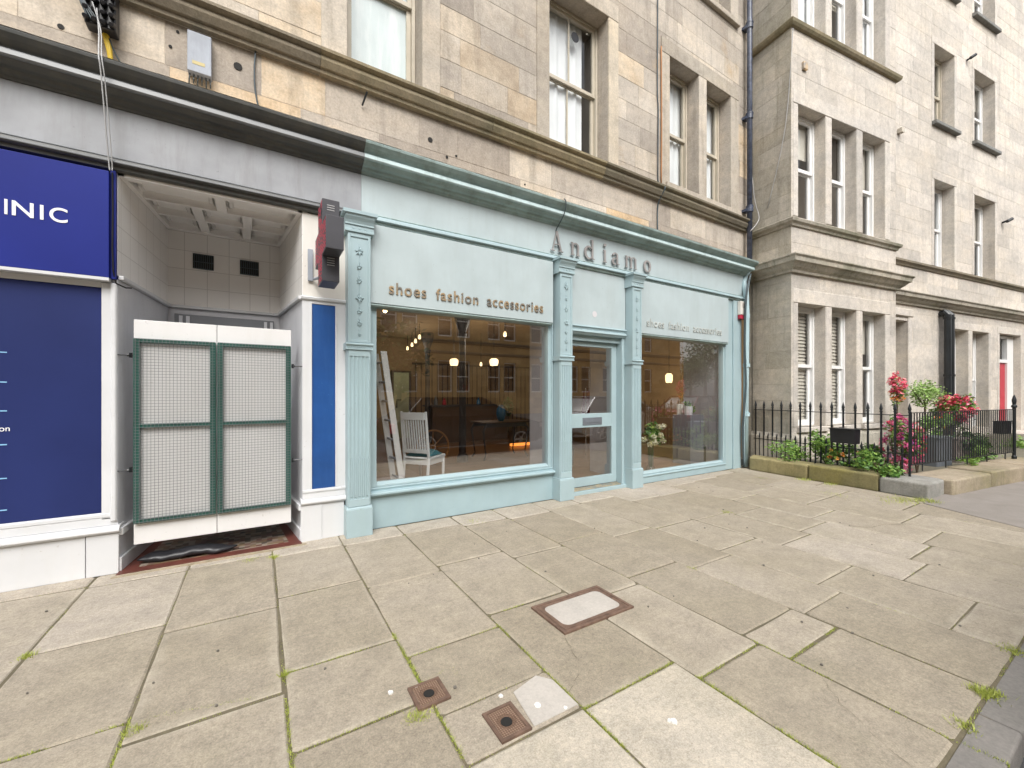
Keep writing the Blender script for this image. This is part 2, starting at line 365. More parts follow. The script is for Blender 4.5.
ORG = {}
def link(o): C.objects.link(o); return o
def build(mb, name, mat, parent=None, org=None, bevel=0, smooth=False, recalc=True):
    """mesh object from MB; vertices given in world space, stored local to the thing's base"""
    if parent is not None: o3, rz = ORG[parent.name]
    else: o3, rz = (Vector(org) if org else Vector((0, 0, 0))), 0
    Mi = (Matrix.Translation(o3) @ Matrix.Rotation(rz, 4, 'Z')).inverted()
    me = bpy.data.meshes.new(name)
    me.from_pydata([Mi @ Vector(v) for v in mb.v], [], mb.f)
    if recalc:
        b = bmesh.new(); b.from_mesh(me)
        at = b.faces.layers.float.new('tint')
        b.faces.ensure_lookup_table()
        for f, t in zip(b.faces, mb.t): f[at] = t
        bmesh.ops.recalc_face_normals(b, faces=b.faces); b.to_mesh(me); b.free()
    else:
        a = me.attributes.new('tint', 'FLOAT', 'FACE'); a.data.foreach_set('value', mb.t)
    me.materials.append(M[mat] if isinstance(mat, str) else mat)
    if smooth: me.shade_smooth() if hasattr(me, 'shade_smooth') else None
    o = link(bpy.data.objects.new(name, me))
    if parent is not None: o.parent = parent
    else: o.location = o3
    ORG[o.name] = (o3, rz)
    if bevel:
        md = o.modifiers.new('edge_bevel', 'BEVEL'); md.width = bevel; md.segments = 2; md.limit_method = 'ANGLE'; md.angle_limit = R(40)
    return o
def tag(o, label=None, cat=None, group=None, kind=None):
    if label: o['label'] = label
    if cat: o['category'] = cat
    if group: o['group'] = group
    if kind: o['kind'] = kind
    return o
def thing(name, label, cat, loc=(0, 0, 0), rz=0, group=None):
    o = link(bpy.data.objects.new(name, None)); o.location = loc; o.rotation_euler = (0, 0, rz)
    o.empty_display_size = .2
    ORG[o.name] = (Vector(loc), rz)
    return tag(o, label, cat, group)
def struct(name, mb, mat, **kw): return tag(build(mb, name, mat, **kw), kind='structure')
def dup(root, loc, rz, label=None, group=None):
    r = root.copy(); link(r); r.location = loc; r.rotation_euler = (0, 0, rz)
    if label: r['label'] = label
    if group: r['group'] = group
    for ch in list(root.children):
        c = ch.copy(); link(c); c.parent = r
        for g in list(ch.children):
            d = g.copy(); link(d); d.parent = c
    return r

def sub_rects(r, holes):
    rs = [r]
    for h in holes:
        out = []
        for a in rs:
            x0, x1, z0, z1 = a; hx0, hx1, hz0, hz1 = h
            if hx0 >= x1 or hx1 <= x0 or hz0 >= z1 or hz1 <= z0: out.append(a); continue
            if hx0 > x0: out.append((x0, hx0, z0, z1))
            if hx1 < x1: out.append((hx1, x1, z0, z1))
            xa, xb = max(x0, hx0), min(x1, hx1)
            if hz0 > z0: out.append((xa, xb, z0, hz0))
            if hz1 < z1: out.append((xa, xb, hz1, z1))
        rs = out
    return [a for a in rs if a[1]-a[0] > .02 and a[3]-a[2] > .02]

def ashlar(fr, s0, s1, z0, z1, d, holes, rng, ch=(.30, .42), cw=(.45, 1.15), proud=.008, gap=.004, thick=.16, reveal=.24, mortar_tint=.15, warm=.3):
    mb = MB(fr)
    for a in sub_rects((s0, s1, z0, z1), [h[:4] for h in holes]):
        mb.quad((a[0], d+proud, a[2]), (a[1], d+proud, a[2]), (a[1], d+proud, a[3]), (a[0], d+proud, a[3]), tint=mortar_tint)
    for h in holes:
        x0, x1, a0, a1 = h[:4]; e = d+proud; f = d+reveal+.1
        for q in (((x0, e, a0), (x0, f, a0), (x0, f, a1), (x0, e, a1)), ((x1, e, a0), (x1, f, a0), (x1, f, a1), (x1, e, a1)),
                  ((x0, e, a1), (x0, f, a1), (x1, f, a1), (x1, e, a1)), ((x0, e, a0), (x0, f, a0), (x1, f, a0), (x1, e, a0))): mb.quad(*q, tint=.35)
    z = z0
    while z < z1-.02:
        h = rng.uniform(*ch)
        if z+h > z1-.15: h = z1-z
        x = s0-rng.uniform(0, .6)
        while x < s1:
            w = rng.uniform(*cw); t = rng.random()
            t = (t**1.3)*.72+.0 if t > warm*.5 else .78+t
            a = (max(x, s0), min(x+w, s1), z, z+h)
            if a[1]-a[0] > .03:
                for r in sub_rects(a, [hh[:4] for hh in holes]):
                    mb.cbox(r[0]+gap*.5, r[1]-gap*.5, d+rng.uniform(-.0015, .0015), d+proud-.0005, r[2]+gap*.5, r[3]-gap*.5, .003, tint=t)
            x += w
        z += h
    return mb

def sash(parent, fr, s0, s1, z0, z1, d, mat='sash_old', fw=.06, bars=(), fill='curtain', mid=.5, rng=random, top_bars=None, label=None):
    """outer box frame + upper and lower sash, pane, and what hangs behind it. d = depth of the frame's front"""
    w = MB(fr)
    w.box(s0, s0+fw*.6, d, d+.12, z0, z1).box(s1-fw*.6, s1, d, d+.12, z0, z1).box(s0+fw*.6, s1-fw*.6, d, d+.12, z1-fw*.6, z1).box(s0+fw*.6, s1-fw*.6, d-.01, d+.12, z0, z0+fw*.5)
    win = build(w, 'window', mat, parent, bevel=.004)
    if label: win['label'] = label
    a0, a1, b0, b1 = s0+fw*.6, s1-fw*.6, z0+fw*.5, z1-fw*.6
    zm = b0+(b1-b0)*mid; sw = fw*.8
    for nm, (lo, hi, dd) in (('upper_sash', (zm-.02, b1, d+.02)), ('lower_sash', (b0, zm+.02, d+.06))):
        k = MB(fr)
        k.box(a0, a0+sw, dd, dd+.035, lo, hi).box(a1-sw, a1, dd, dd+.035, lo, hi).box(a0+sw, a1-sw, dd, dd+.035, hi-sw*.9, hi).box(a0+sw, a1-sw, dd, dd+.035, lo, lo+sw)
        for bb in (top_bars if (top_bars is not None and nm == 'upper_sash') else bars):
            x = a0+(a1-a0)*bb; k.box(x-.011, x+.011, dd+.006, dd+.03, lo+sw, hi-sw*.9)
        build(k, nm, mat, win, bevel=.003)
    g = MB(fr)
    g.quad((a0+.01, d+.042, zm), (a1-.01, d+.042, zm), (a1-.01, d+.042, b1-.01), (a0+.01, d+.042, b1-.01))
    g.quad((a0+.01, d+.080, b0+.01), (a1-.01, d+.080, b0+.01), (a1-.01, d+.080, zm), (a0+.01, d+.080, zm))
    build(g, 'pane', 'glass', win, recalc=False)
    f = MB(fr); D = d+.125
    if fill in ('curtain', 'split'):
        n = 40; vs = []; fs = []
        for i in range(n+1):
            u = i/n; x = a0+(a1-a0)*u
            yo = .016*math.sin(u*34+rng.random()*.5)+.009*math.sin(u*71)
            vs += [(x, D+yo, b0-.02), (x, D+yo*.5, b1+.02)]
        for i in range(n):
            if fill == 'split' and i/n > .82: continue
            fs.append((2*i, 2*i+2, 2*i+3, 2*i+1))
        f.add(vs, fs); build(f, 'curtain', 'mesh_net', win, smooth=True)
    elif fill == 'frost':
        f.quad((a0, d+.09, b0), (a1, d+.09, b0), (a1, d+.09, b1), (a0, d+.09, b1)); build(f, 'frosted_film', 'frost', win)
    elif fill == 'slats':
        z = b0
        while z < b1: f.box(a0+.02, a1-.02, D, D+.004, z, z+.035); f.box(a0+.02, a1-.02, D+.02, D+.024, z+.03, z+.065); z += .07
        build(f, 'blind', 'blind_light', win)
    elif fill == 'half':
        f.box(a0+.02, a1-.02, D, D+.01, b0+(b1-b0)*rng.uniform(.45, .7), b1); build(f, 'blind', 'blind_light', win)
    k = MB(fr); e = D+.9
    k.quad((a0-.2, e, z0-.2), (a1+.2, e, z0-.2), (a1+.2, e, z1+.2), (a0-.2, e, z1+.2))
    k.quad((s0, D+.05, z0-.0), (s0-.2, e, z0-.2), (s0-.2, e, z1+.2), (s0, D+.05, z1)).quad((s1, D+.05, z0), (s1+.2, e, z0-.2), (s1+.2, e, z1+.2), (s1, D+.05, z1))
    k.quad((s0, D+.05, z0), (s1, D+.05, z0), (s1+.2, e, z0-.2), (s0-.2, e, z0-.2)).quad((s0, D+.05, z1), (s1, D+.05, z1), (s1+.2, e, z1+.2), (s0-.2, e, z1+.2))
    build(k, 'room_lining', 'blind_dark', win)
    return win

def text(txt, x0, x1, zb, h, y, ext, mat, name, parent, bold=.0, fr=W, space=1.0):
    cu = bpy.data.curves.new('t', 'FONT'); cu.body = txt; cu.size = 1; cu.extrude = .5; cu.offset = bold; cu.space_character = space
    o = link(bpy.data.objects.new('t', cu)); bpy.context.view_layer.update()
    me = bpy.data.meshes.new_from_object(o.evaluated_get(bpy.context.evaluated_depsgraph_get()))
    bpy.data.objects.remove(o)
    xs = [v.co.x for v in me.vertices]; ys = [v.co.y for v in me.vertices]
    sx = (x1-x0)/(max(xs)-min(xs)); sy = h/(max(ys)-0)
    mb = MB(fr)
    mb.add([(x0+(v.co.x-min(xs))*sx, y-ext*(v.co.z+.5), zb+v.co.y*sy) for v in me.vertices], [tuple(p.vertices) for p in me.polygons])
    bpy.data.meshes.remove(me)
    return build(mb, name, mat, parent)

def ribbon(mb, pts, w, y, ext):
    """thick line through (x,z) points; w half-widths"""
    ww = w if isinstance(w, (list, tuple)) else [w]*len(pts)
    L = []; Rr = []
    for i, p in enumerate(pts):
        a = pts[max(i-1, 0)]; b = pts[min(i+1, len(pts)-1)]
        t = Vector((b[0]-a[0], b[1]-a[1])).normalized(); n = Vector((-t.y, t.x))
        L.append((p[0]+n.x*ww[i], p[1]+n.y*ww[i])); Rr.append((p[0]-n.x*ww[i], p[1]-n.y*ww[i]))
    n = len(pts); vs = [(x, y, z) for x, z in L]+[(x, y, z) for x, z in Rr]+[(x, y-ext, z) for x, z in L]+[(x, y-ext, z) for x, z in Rr]
    fs = []
    for i in range(n-1):
        fs += [(i, i+1, n+i+1, n+i), (2*n+i, 3*n+i, 3*n+i+1, 2*n+i+1), (i, 2*n+i, 2*n+i+1, i+1), (n+i, n+i+1, 3*n+i+1, 3*n+i)]
    fs += [(0, n, 3*n, 2*n), (n-1, 3*n-1, 4*n-1, 2*n-1)]
    mb.add(vs, fs)
def arc(cx, cz, rx, rz, a0, a1, n=14): return [(cx+rx*math.cos(R(a0+(a1-a0)*i/n)), cz+rz*math.sin(R(a0+(a1-a0)*i/n))) for i in range(n+1)]

def leaves(mb, c, rad, n, size, rng, shell=.45, flat=1.0, zmin=None, clump=0, tint=(0, 1), world=True):
    cl = [(rng.gauss(0, .45), rng.gauss(0, .45), rng.gauss(0, .45)) for _ in range(clump)] if clump else None
    for _ in range(n):
        while True:
            if cl:
                q = rng.choice(cl); p = Vector((q[0]+rng.gauss(0, .2), q[1]+rng.gauss(0, .2), q[2]+rng.gauss(0, .2)))
            else: p = Vector((rng.uniform(-1, 1), rng.uniform(-1, 1), rng.uniform(-1, 1)))
            if shell < p.length < 1 or (cl and p.length < 1.15): break
        q = Vector((c[0]+p.x*rad[0], c[1]+p.y*rad[1], c[2]+p.z*rad[2]))
        if zmin is not None and q.z < zmin: continue
        a = Vector((rng.uniform(-1, 1), rng.uniform(-1, 1), rng.uniform(-.6, .6)*flat)).normalized()
        b = a.cross(Vector((rng.uniform(-1, 1), rng.uniform(-1, 1), rng.uniform(-1, 1)))).normalized()
        s_ = size*rng.uniform(.6, 1.3)
        mb.add([q-a*s_, q+b*s_*.45, q+a*s_, q-b*s_*.45], [(0, 1, 2, 3)], world=True, tint=rng.uniform(*tint))

# ------------------------------------------------------------------ ground
def pavement():
    rng = random.Random(3); mb = MB()
    cols = [-7.2, -6.5, -5.9, -5.2, -4.6, -3.9, -3.2, -2.5, -1.75, -1.09, -.49, .114, .695, 1.278, 1.915, 2.475, 3.065, 3.62, 4.26, 4.85, 5.46, 6.1, 6.8, 7.45, 8.1, 8.9, 9.7, 10.5, 11.3, 12.2, 13.1, 14, 15, 16, 17, 18]
    rows = {-1.09: [4.27, 3.345, 2.435, 1.5, .49], -.49: [4.29, 3.22, 2.285, 1.35, .49], .114: [4.2, 3.35, 2.43, 1.875, .9, .49],
            .695: [4.17, 3.17, 2.23, 1.74, 1.455, .49], 1.278: [4.19, 3.27, 2.375, 1.44, .49], 1.915: [4.1, 3.08, 2.17, 1.285, .49],
            2.475: [4.05, 3.165, 2.28, 1.378, 1.12, .49], 3.065: [4.13, 3.0, 2.12, 1.30, .49], 3.62: [4.16, 2.95, 2.23, 1.45, .74, .49],
            4.26: [3.86, 2.9, 2.0, 1.13, .49], 4.85: [3.84, 2.8, 2.1, 1.24, .49], -1.75: [4.3, 2.95, 1.8, .49]}
    pale = {(.695, 4): 1.0, (1.278, 3): 1.05, (.695, 3): .55, (4.26, 2): .76, (4.85, 2): .78, (-1.09, 0): .78}
    EDGE = []
    def slab(poly, t, bev=.009, dz=0):
        n = len(poly); cx = sum(p[0] for p in poly)/n; cy = sum(p[1] for p in poly)/n
        tz = rng.uniform(-.003, .003); ax = rng.uniform(-.004, .004); ay = rng.uniform(-.004, .004)
        def zz(x, y): return tz+dz+ax*(x-cx)+ay*(y-cy)
        inn = []
        for x, y in poly:
            dx, dy = cx-x, cy-y; L = math.hypot(dx, dy); inn.append((x+dx/L*bev*1.4, y+dy/L*bev*1.4))
        vs = [(x, y, -.05) for x, y in poly]+[(x, y, zz(x, y)-.007) for x, y in poly]+[(x, y, zz(x, y)) for x, y in inn]
        in2 = []; wd = rng.uniform(.03, .09)
        for x, y in poly:
            dx, dy = cx-x, cy-y; L = math.hypot(dx, dy); q = min(.8, (wd+rng.uniform(-.012, .012))/L); in2.append((x+dx*q, y+dy*q))
        vs += [(x, y, zz(x, y)) for x, y in in2]; wv = rng.choice((.0, .08, .2, .38)); EDGE.extend([wv]*(3*n)+[0]*n)
        fs = [(2*n+i, 2*n+(i+1) % n, 3*n+(i+1) % n, 3*n+i) for i in range(n)]
        for i in range(n):
            j = (i+1) % n; fs += [(i, j, n+j, n+i), (n+i, n+j, 2*n+j, 2*n+i)]
        fs.append(tuple(range(3*n, 4*n))); mb.add(vs, fs, tint=t)
    def edge(x0, y0, x1, y1, k):   # slightly wandering edge
        pts = []
        for i in range(k):
            u = i/k; w = 0 if i == 0 else rng.uniform(-.004, .004)
            pts.append((x0+(x1-x0)*u+(w if x0 == x1 else 0), y0+(y1-y0)*u+(w if y0 == y1 else 0)))
        return pts
    def rect(x0, x1, y0, y1, t, cut=None):
        g = rng.uniform(.0028, .0058)
        x0 += g; x1 -= g; y0 += g; y1 -= g; k1, k2, k3, k4 = [rng.uniform(-.006, .006) for _ in range(4)]
        if x1-x0 < .03 or y1-y0 < .03: return
        r = rng.uniform(.004, .03)
        P = [(x0+r, y0+max(0, k1)), (x0, y0+r*.7), (x0+max(0, k2), y1-r), (x0+r*.8, y1), (x1-r, y1-max(0, k3)), (x1, y1-r*.7), (x1-max(0, k4), y0+r), (x1-r*.8, y0)]
        Q = []
        for i in range(8):
            a = P[i]; b = P[(i+1) % 8]; L = math.hypot(a[0]-b[0], a[1]-b[1]); k = max(1, int(L/.12))
            for q in range(k):
                u = q/k; j = rng.uniform(-.0025, .0025) if q else 0
                Q.append((a[0]+(b[0]-a[0])*u+j, a[1]+(b[1]-a[1])*u+j))
        slab(Q, t)
    holes = []
    joints = []
    for i in range(len(cols)-1):
        x0, x1 = cols[i], cols[i+1]
        ys = rows.get(x0)
        if ys is None:
            ys = [4.2+rng.uniform(-.1, .1)]
            while ys[-1] > 1.3: ys.append(ys[-1]-rng.uniform(.7, 1.0))
            ys[-1] = .49
        ytop = 4.5
        if x0 >= 7.4: continue
        allY = [ytop]+ys
        for k in range(len(allY)-1):
            y1, y0 = allY[k], allY[k+1]
            t = rng.uniform(.22, .62)
            if k == 0: t = .78+rng.uniform(0, .06)
            t = pale.get((x0, k-1), t)
            for r in sub_rects((x0, x1, y0, y1), holes):
                rect(r[0], r[1], r[2], r[3], t)
            joints.append((x0, x1, y0, y1))
    # wedge up to the garden wall
    slab([(7.46, .5), (7.62, .9), (7.70, 1.75), (7.46, 1.75)], .6); slab([(7.46, 1.77), (7.72, 1.77), (7.80, 3.0), (7.46, 3.0)], .45); slab([(7.46, 3.02), (7.80, 3.02), (7.93, 4.48), (7.46, 4.48)], .5)
    slab([(7.95, 4.34), (7.95, 4.62), (8.5, 4.62), (8.5, 4.34)], .4)
    po = struct('pavement', mb, 'flag'); ea = po.data.attributes.new('edge', 'FLOAT', 'POINT'); ea.data.foreach_set('value', EDGE)
    for pts in ([(2.43, .95), (2.31, .83), (2.2, .66), (2.12, .49)], [(1.56, 1.93), (1.50, 1.80), (1.47, 1.70), (1.40, 1.62), (1.278, 1.55)], [(5.46, 1.9), (5.6, 1.75), (5.9, 1.7), (6.1, 1.55)]):
        cm = MB(); P = []
        for a, b in zip(pts, pts[1:]):
            for q in range(5): P.append((a[0]+(b[0]-a[0])*q/5+rng.uniform(-.006, .006), a[1]+(b[1]-a[1])*q/5+rng.uniform(-.006, .006)))
        P.append(pts[-1]); V = []; F = []
        for i, (x, y) in enumerate(P):
            w = rng.uniform(.0008, .0028); V += [(x-w, y-w, .0062), (x+w, y+w, .0062)]
            if i: F.append((2*i-2, 2*i-1, 2*i+1, 2*i))
        cm.add(V, F); struct('pavement_crack', cm, 'joint', recalc=False)
    jb = MB(); jb.box(-7.4, 8.9, .44, 4.72, -.06, -.007); struct('pavement_bed', jb, 'joint')
    return joints
joints = pavement()
g = MB(); g.quad((-90, -90, -.16), (150, -90, -.16), (150, 90, -.16), (-90, 90, -.16)); struct('ground', g, 'gravel', recalc=False)
g = MB(); g.quad((-60, -8.0, -.115), (90, -8.0, -.115), (90, .36, -.115), (-60, .36, -.115)); struct('road', g, 'asphalt', recalc=False)
g = MB(); g.box(-60, 90, -15, -8.15, -.15, .0); struct('opposite_pavement', g, 'kerbstone')
g = MB(); g.box(-60, 90, -8.15, -8.0, -.15, .004); struct('opposite_kerb', g, 'kerbstone')
g = MB(); rngk = random.Random(5); x = -8.02
while x < 40:
    L = .96+rngk.uniform(-.1, .12); x1 = x+L
    if 2.3 < x < 2.6: pass
    g.cbox(x+.004, x1-.004, .352, .478, -.16, rngk.uniform(-.004, .002), .008); x = x1
struct('kerb', g, 'kerbstone', bevel=.01)
# tarred forecourt to the right of the garden corner
g = MB(); g.vprism([(6.86, .49), (6.98, .9), (7.44, 1.77), (7.75, 1.85), (8.2, 1.9), (11.5, 1.45), (16.5, .52), (16.5, .49)], -.05, .004); struct('forecourt_asphalt', g, 'asphalt_pale')

# grass and moss in joints
def moss():
    rng = random.Random(11); mb = MB()
    def blades(x, y, n, h, spread, tint=(0, 1)):
        for _ in range(n):
            px, py = x+rng.gauss(0, spread), y+rng.gauss(0, spread)
            a = rng.uniform(0, 6.28); w = rng.uniform(.0015, .004); hh = h*rng.uniform(.4, 1.2); lx, ly = rng.gauss(0, hh*.7), rng.gauss(0, hh*.7)
            dx, dy = w*math.cos(a), w*math.sin(a)
            mb.add([(px-dx, py-dy, -.012), (px+dx, py+dy, -.012), (px+lx, py+ly, hh-.006)], [(0, 1, 2)], tint=rng.uniform(*tint))
    def line(x0, y0, x1, y1, dens, h=.008, cover=.7):
        L = math.hypot(x1-x0, y1-y0); n = int(L*dens*.95); cover *= .97; ph = rng.uniform(0, 50)
        for i in range(n):
            u = i/n
            q = math.sin(u*L*9+ph)+math.sin(u*L*23+ph*2)*.7+rng.uniform(-.4, .4)
            if q < (1-cover)*3.2-1.6: continue
            blades(x0+(x1-x0)*u, y0+(y1-y0)*u, 2, h, .0045)
    # clearly green joints of the photograph
    line(.114, 2.43, .114, 1.2, 420, .010, .75); line(-.49, 2.44, .114, 2.28, 350, .008, .6); line(-1.09, 2.435, -.49, 2.435, 420, .010, .75)
    line(-.485, 2.46, -.485, 1.4, 420, .010, .8); line(.114, 2.43, .7, 2.43, 350, .007, .6); line(.695, 2.5, .69, 1.98, 600, .013, .95)
    line(.695, 2.23, 1.278, 2.23, 380, .007, .7); line(.114, 1.875, .62, 1.875, 350, .008, .65); line(.695, 1.8, .695, 1.49, 500, .012, .9)
    line(.695, 1.455, .52, 1.455, 420, .012, .8); line(1.278, 2.25, 1.278, 1.2, 500, .009, .85); line(1.278, 1.44, 1.915, 1.44, 500, .009, .85)
    line(1.82, 1.44, 1.9, .6, 20, .006, .3); line(1.278, 1.44, 1.278, .9, 420, .009, .8); line(1.915, 1.3, 1.915, .5, 600, .012, .9)
    line(1.915, 1.285, 2.475, 1.285, 420, .007, .6); line(2.475, 1.45, 2.475, .5, 350, .008, .55); line(2.475, 1.12, 3.06, 1.12, 420, .008, .7)
    line(3.62, 1.6, 3.62, .6, 200, .006, .45); line(.695, 2.0, .86, 2.02, 500, .009, .9); line(.87, 2.02, .88, 1.8, 400, .009, .8)
    line(1.33, 2.375, 1.56, 2.375, 500, .006, .8); line(1.6, 1.93, 2.1, 1.93, 300, .006, .5); line(1.915, 4.19, 2.47, 4.1, 300, .006, .5)
    line(-7, .485, 12, .485, 130, .010, .4)
    for (x0, x1, y0, y1) in joints:
        if x0 > -2 and rng.random() < .8: line(x0, y0, x1, y0, 120, .005, .35)
        if x0 > -2 and rng.random() < .8: line(x0, y0, x0, y1, 120, .005, .35)
    for x, y, n, h, sp in ((-1.085, 3.34, 160, .02, .018), (.595, 1.80, 240, .018, .02), (.64, 1.785, 160, .016, .022), (.12, 2.43, 120, .02, .015), (.12, 4.2, 160, .025, .02),
                           (2.98, .50, 300, .028, .022), (3.03, .47, 160, .025, .02), (2.62, .49, 120, .022, .02), (3.62, .5, 200, .026, .03), (-.45, 2.36, 160, .018, .02),
                           (7.6, 1.78, 300, .05, .06), (7.45, 1.95, 350, .04, .10), (7.2, 2.0, 180, .03, .10), (7.0, 2.6, 120, .03, .08), (7.72, 2.9, 160, .04, .05), (7.76, 3.3, 160, .04, .06),
                           (4.87, 2.9, 120, .02, .04), (3.06, 2.12, 120, .015, .03), (7.3, 3.75, 120, .02, .04), (-.06, 4.24, 120, .02, .03), (2.05, 4.2, 90, .02, .05)):
        blades(x, y, n, h, sp, (.3, 1))
    for k in range(8): line(2.5, .355, 2.48, .48, 60, .012, 1)
    o = build(mb, 'joint_grass', 'moss', recalc=False)
    tag(o, 'green moss and grass growing in the pavement joints', 'grass', kind='stuff')
moss()

spm = MB(); rsp = random.Random(12)
for x, y, r in ((1.56, 1.17, .014), (1.545, 1.182, .008), (.545, 2.0, .012), (.66, 1.96, .010), (.985, 1.70, .010), (1.10, 1.56, .016), (1.20, 1.48, .009)):
    pl = [(x+r*rsp.uniform(.6, 1.2)*math.cos(q*.628), y+r*rsp.uniform(.6, 1.2)*math.sin(q*.628)) for q in range(10)]
    spm.vprism(pl, .0, .0095 if r != .016 else .0095)
struct('pavement_spots', spm, simple('white_splash', (.8, .8, .78), .7, bumpv=0))
gum = MB()
for k in range(46):
    x, y = rsp.uniform(-1.5, 6), rsp.uniform(.7, 4.0); r = rsp.uniform(.004, .009)
    gum.vprism([(x+r*rsp.uniform(.8, 1.1)*math.cos(q*.785), y+r*rsp.uniform(.8, 1.1)*math.sin(q*.785)) for q in range(8)], .0, .0075)
struct('pavement_gum_spots', gum, simple('old_gum', (.15, .135, .115), .8, bumpv=0))
# covers in the pavement
def small_cover(x0, x1, y0, y1, label, first=None):
    t = thing('water_cover', label, 'cover', ((x0+x1)/2, (y0+y1)/2, 0), 0, 'small square covers in the pavement')
    m = MB(); cx, cy = (x0+x1)/2, (y0+y1)/2
    m.box(x0, x1, y0, y0+.016, -.04, .011).box(x0, x1, y1-.016, y1, -.04, .011).box(x0, x0+.016, y0+.016, y1-.016, -.04, .011).box(x1-.016, x1, y0+.016, y1-.016, -.04, .011)
    build(m, 'frame', 'rust', t)
    m = MB(); n = 24; r = .026; X0, X1, Y0, Y1 = x0+.018, x1-.018, y0+.018, y1-.018
    vs = []; fs = []
    for k in range(n):
        q = 2*math.pi*k/n; c_, s_ = math.cos(q), math.sin(q); mm = max(abs(c_), abs(s_))
        vs += [(cx+c_/mm*(X1-X0)/2, cy+s_/mm*(Y1-Y0)/2, .010), (cx+c_*.045, cy+s_*.045, .010), (cx+c_*.042, cy+s_*.042, .007), (cx+c_*.030, cy+s_*.030, .007), (cx+c_*r, cy+s_*r, .004), (cx+c_*r*.9, cy+s_*r*.9, -.035)]
    for k in range(n):
        j = (k+1) % n
        for a in range(5): fs.append((k*6+a, j*6+a, j*6+a+1, k*6+a+1))
    m.add(vs, fs); build(m, 'lid', 'cover', t)
    m = MB(); m.lathe((cx, cy), [(.0255, .0), (.0255, .0065)], 16); build(m, 'keyhole', 'dark', t)
small_cover(.62, .78, 1.815, 1.98, 'rusty square water cover with moss growing round its edges')
small_cover(.855, 1.005, 1.465, 1.645, 'rusty square water cover beside the pale patch of concrete')
t = thing('manhole_cover', 'large rectangular manhole cover with rusty rim and pale concrete infill', 'manhole cover', (1.86, 2.115, 0))
m = MB(); x0, x1, y0, y1 = 1.565, 2.16, 1.935, 2.295
m.box(x0, x1, y0, y0+.022, -.04, .012).box(x0, x1, y1-.022, y1, -.04, .012).box(x0, x0+.022, y0+.022, y1-.022, -.04, .012).box(x1-.022, x1, y0+.022, y1-.022, -.04, .012)
build(m, 'outer_rim', 'rust', t, bevel=.002)
m = MB(); a, b, c, d = x0+.027, x1-.027, y0+.027, y1-.027; w = .026
def ring(mb, outer, inner, z0, z1):
    n = len(outer)
    vs = [(x, y, z1) for x, y in outer]+[(x, y, z1) for x, y in inner]+[(x, y, z0) for x, y in outer]+[(x, y, z0) for x, y in inner]
    fs = []
    for i in range(n):
        j = (i+1) % n; fs += [(i, j, n+j, n+i), (i, 2*n+i, 2*n+j, j), (n+i, n+j, 3*n+j, 3*n+i)]
    mb.add(vs, fs)
def rrect(a, b, c, d, r, n=5):
    P = []
    for (cx, cy, q0) in ((b-r, d-r, 0), (a+r, d-r, 90), (a+r, c+r, 180), (b-r, c+r, 270)):
        for i in range(n+1):
            q = R(q0+90*i/n); P.append((cx+r*math.cos(q), cy+r*math.sin(q)))
    return P
ring(m, rrect(a, b, c, d, .006), rrect(a+w, b-w, c+w, d-w, .05), -.04, .010); build(m, 'inner_rim', 'rust', t)
m = MB(); m.vprism(rrect(a+w-.001, b-w+.001, c+w-.001, d-w+.001, .05), -.04, .0085); build(m, 'infill', 'concrete', t)
o = build(MB().cbox(1.03, 1.262, 1.47, 1.72, 0, .1).__class__(W), 'x', 'concrete') if False else None
m = MB(); m.vprism([(1.02, 1.47), (1.264, 1.468), (1.262, 1.66), (1.21, 1.73), (1.05, 1.69)], -.03, .006)
struct('concrete_patch', m, 'concrete')

# ------------------------------------------------------------------ left tenement (above the shops)
YW = 4.62
rngw = random.Random(21)
ten = thing('sandstone_tenement', 'weathered warm sandstone tenement storeys above the pale blue shop', 'building', (3, 4.62, 0))
H1 = [(.80, 1.62, 4.95, 7.25), (3.45, 4.58, 4.95, 7.22), (6.02, 6.84, 5.04, 7.24), (7.07, 7.85, 5.04, 7.24), (6.02, 6.84, 8.78, 10.9), (7.07, 7.85, 8.78, 10.9), (3.45, 4.58, 8.78, 10.9), (.80, 1.62, 8.78, 10.9),
      (-3.4, -2.3, 4.95, 7.22)]
mb = ashlar(W, -8, 8.6, 3.98, 12.5, YW, H1, rngw, proud=.003, gap=.0022, mortar_tint=.30)
build(mb, 'wall', 'stone', ten)
m = MB(); m.box(-8, 8.6, 4.9+6.5, 11.6, 3.3, 12.5); m.box(-8, 8.6, 4.9, 11.6, 12.3, 12.5)
m = MB(); m.quad((-8, YW+.1, 12.5), (8.6, YW+.1, 12.5), (8.6, 14, 12.5), (-8, 14, 12.5)).quad((-8, 14, 0), (8.6, 14, 0), (8.6, 14, 12.5), (-8, 14, 12.5)).quad((-8, 4.7, 0), (-8, 14, 0), (-8, 14, 12.5), (-8, 4.7, 12.5)).quad((8.62, 4.7, 0), (8.62, 14, 0), (8.62, 14, 12.5), (8.62, 4.7, 12.5))
m.quad((-8, YW+.1, 3.9), (8.6, YW+.1, 3.9), (8.6, 14, 3.9), (-8, 14, 3.9))
build(m, 'outer_shell', 'stone_return', ten, recalc=False)
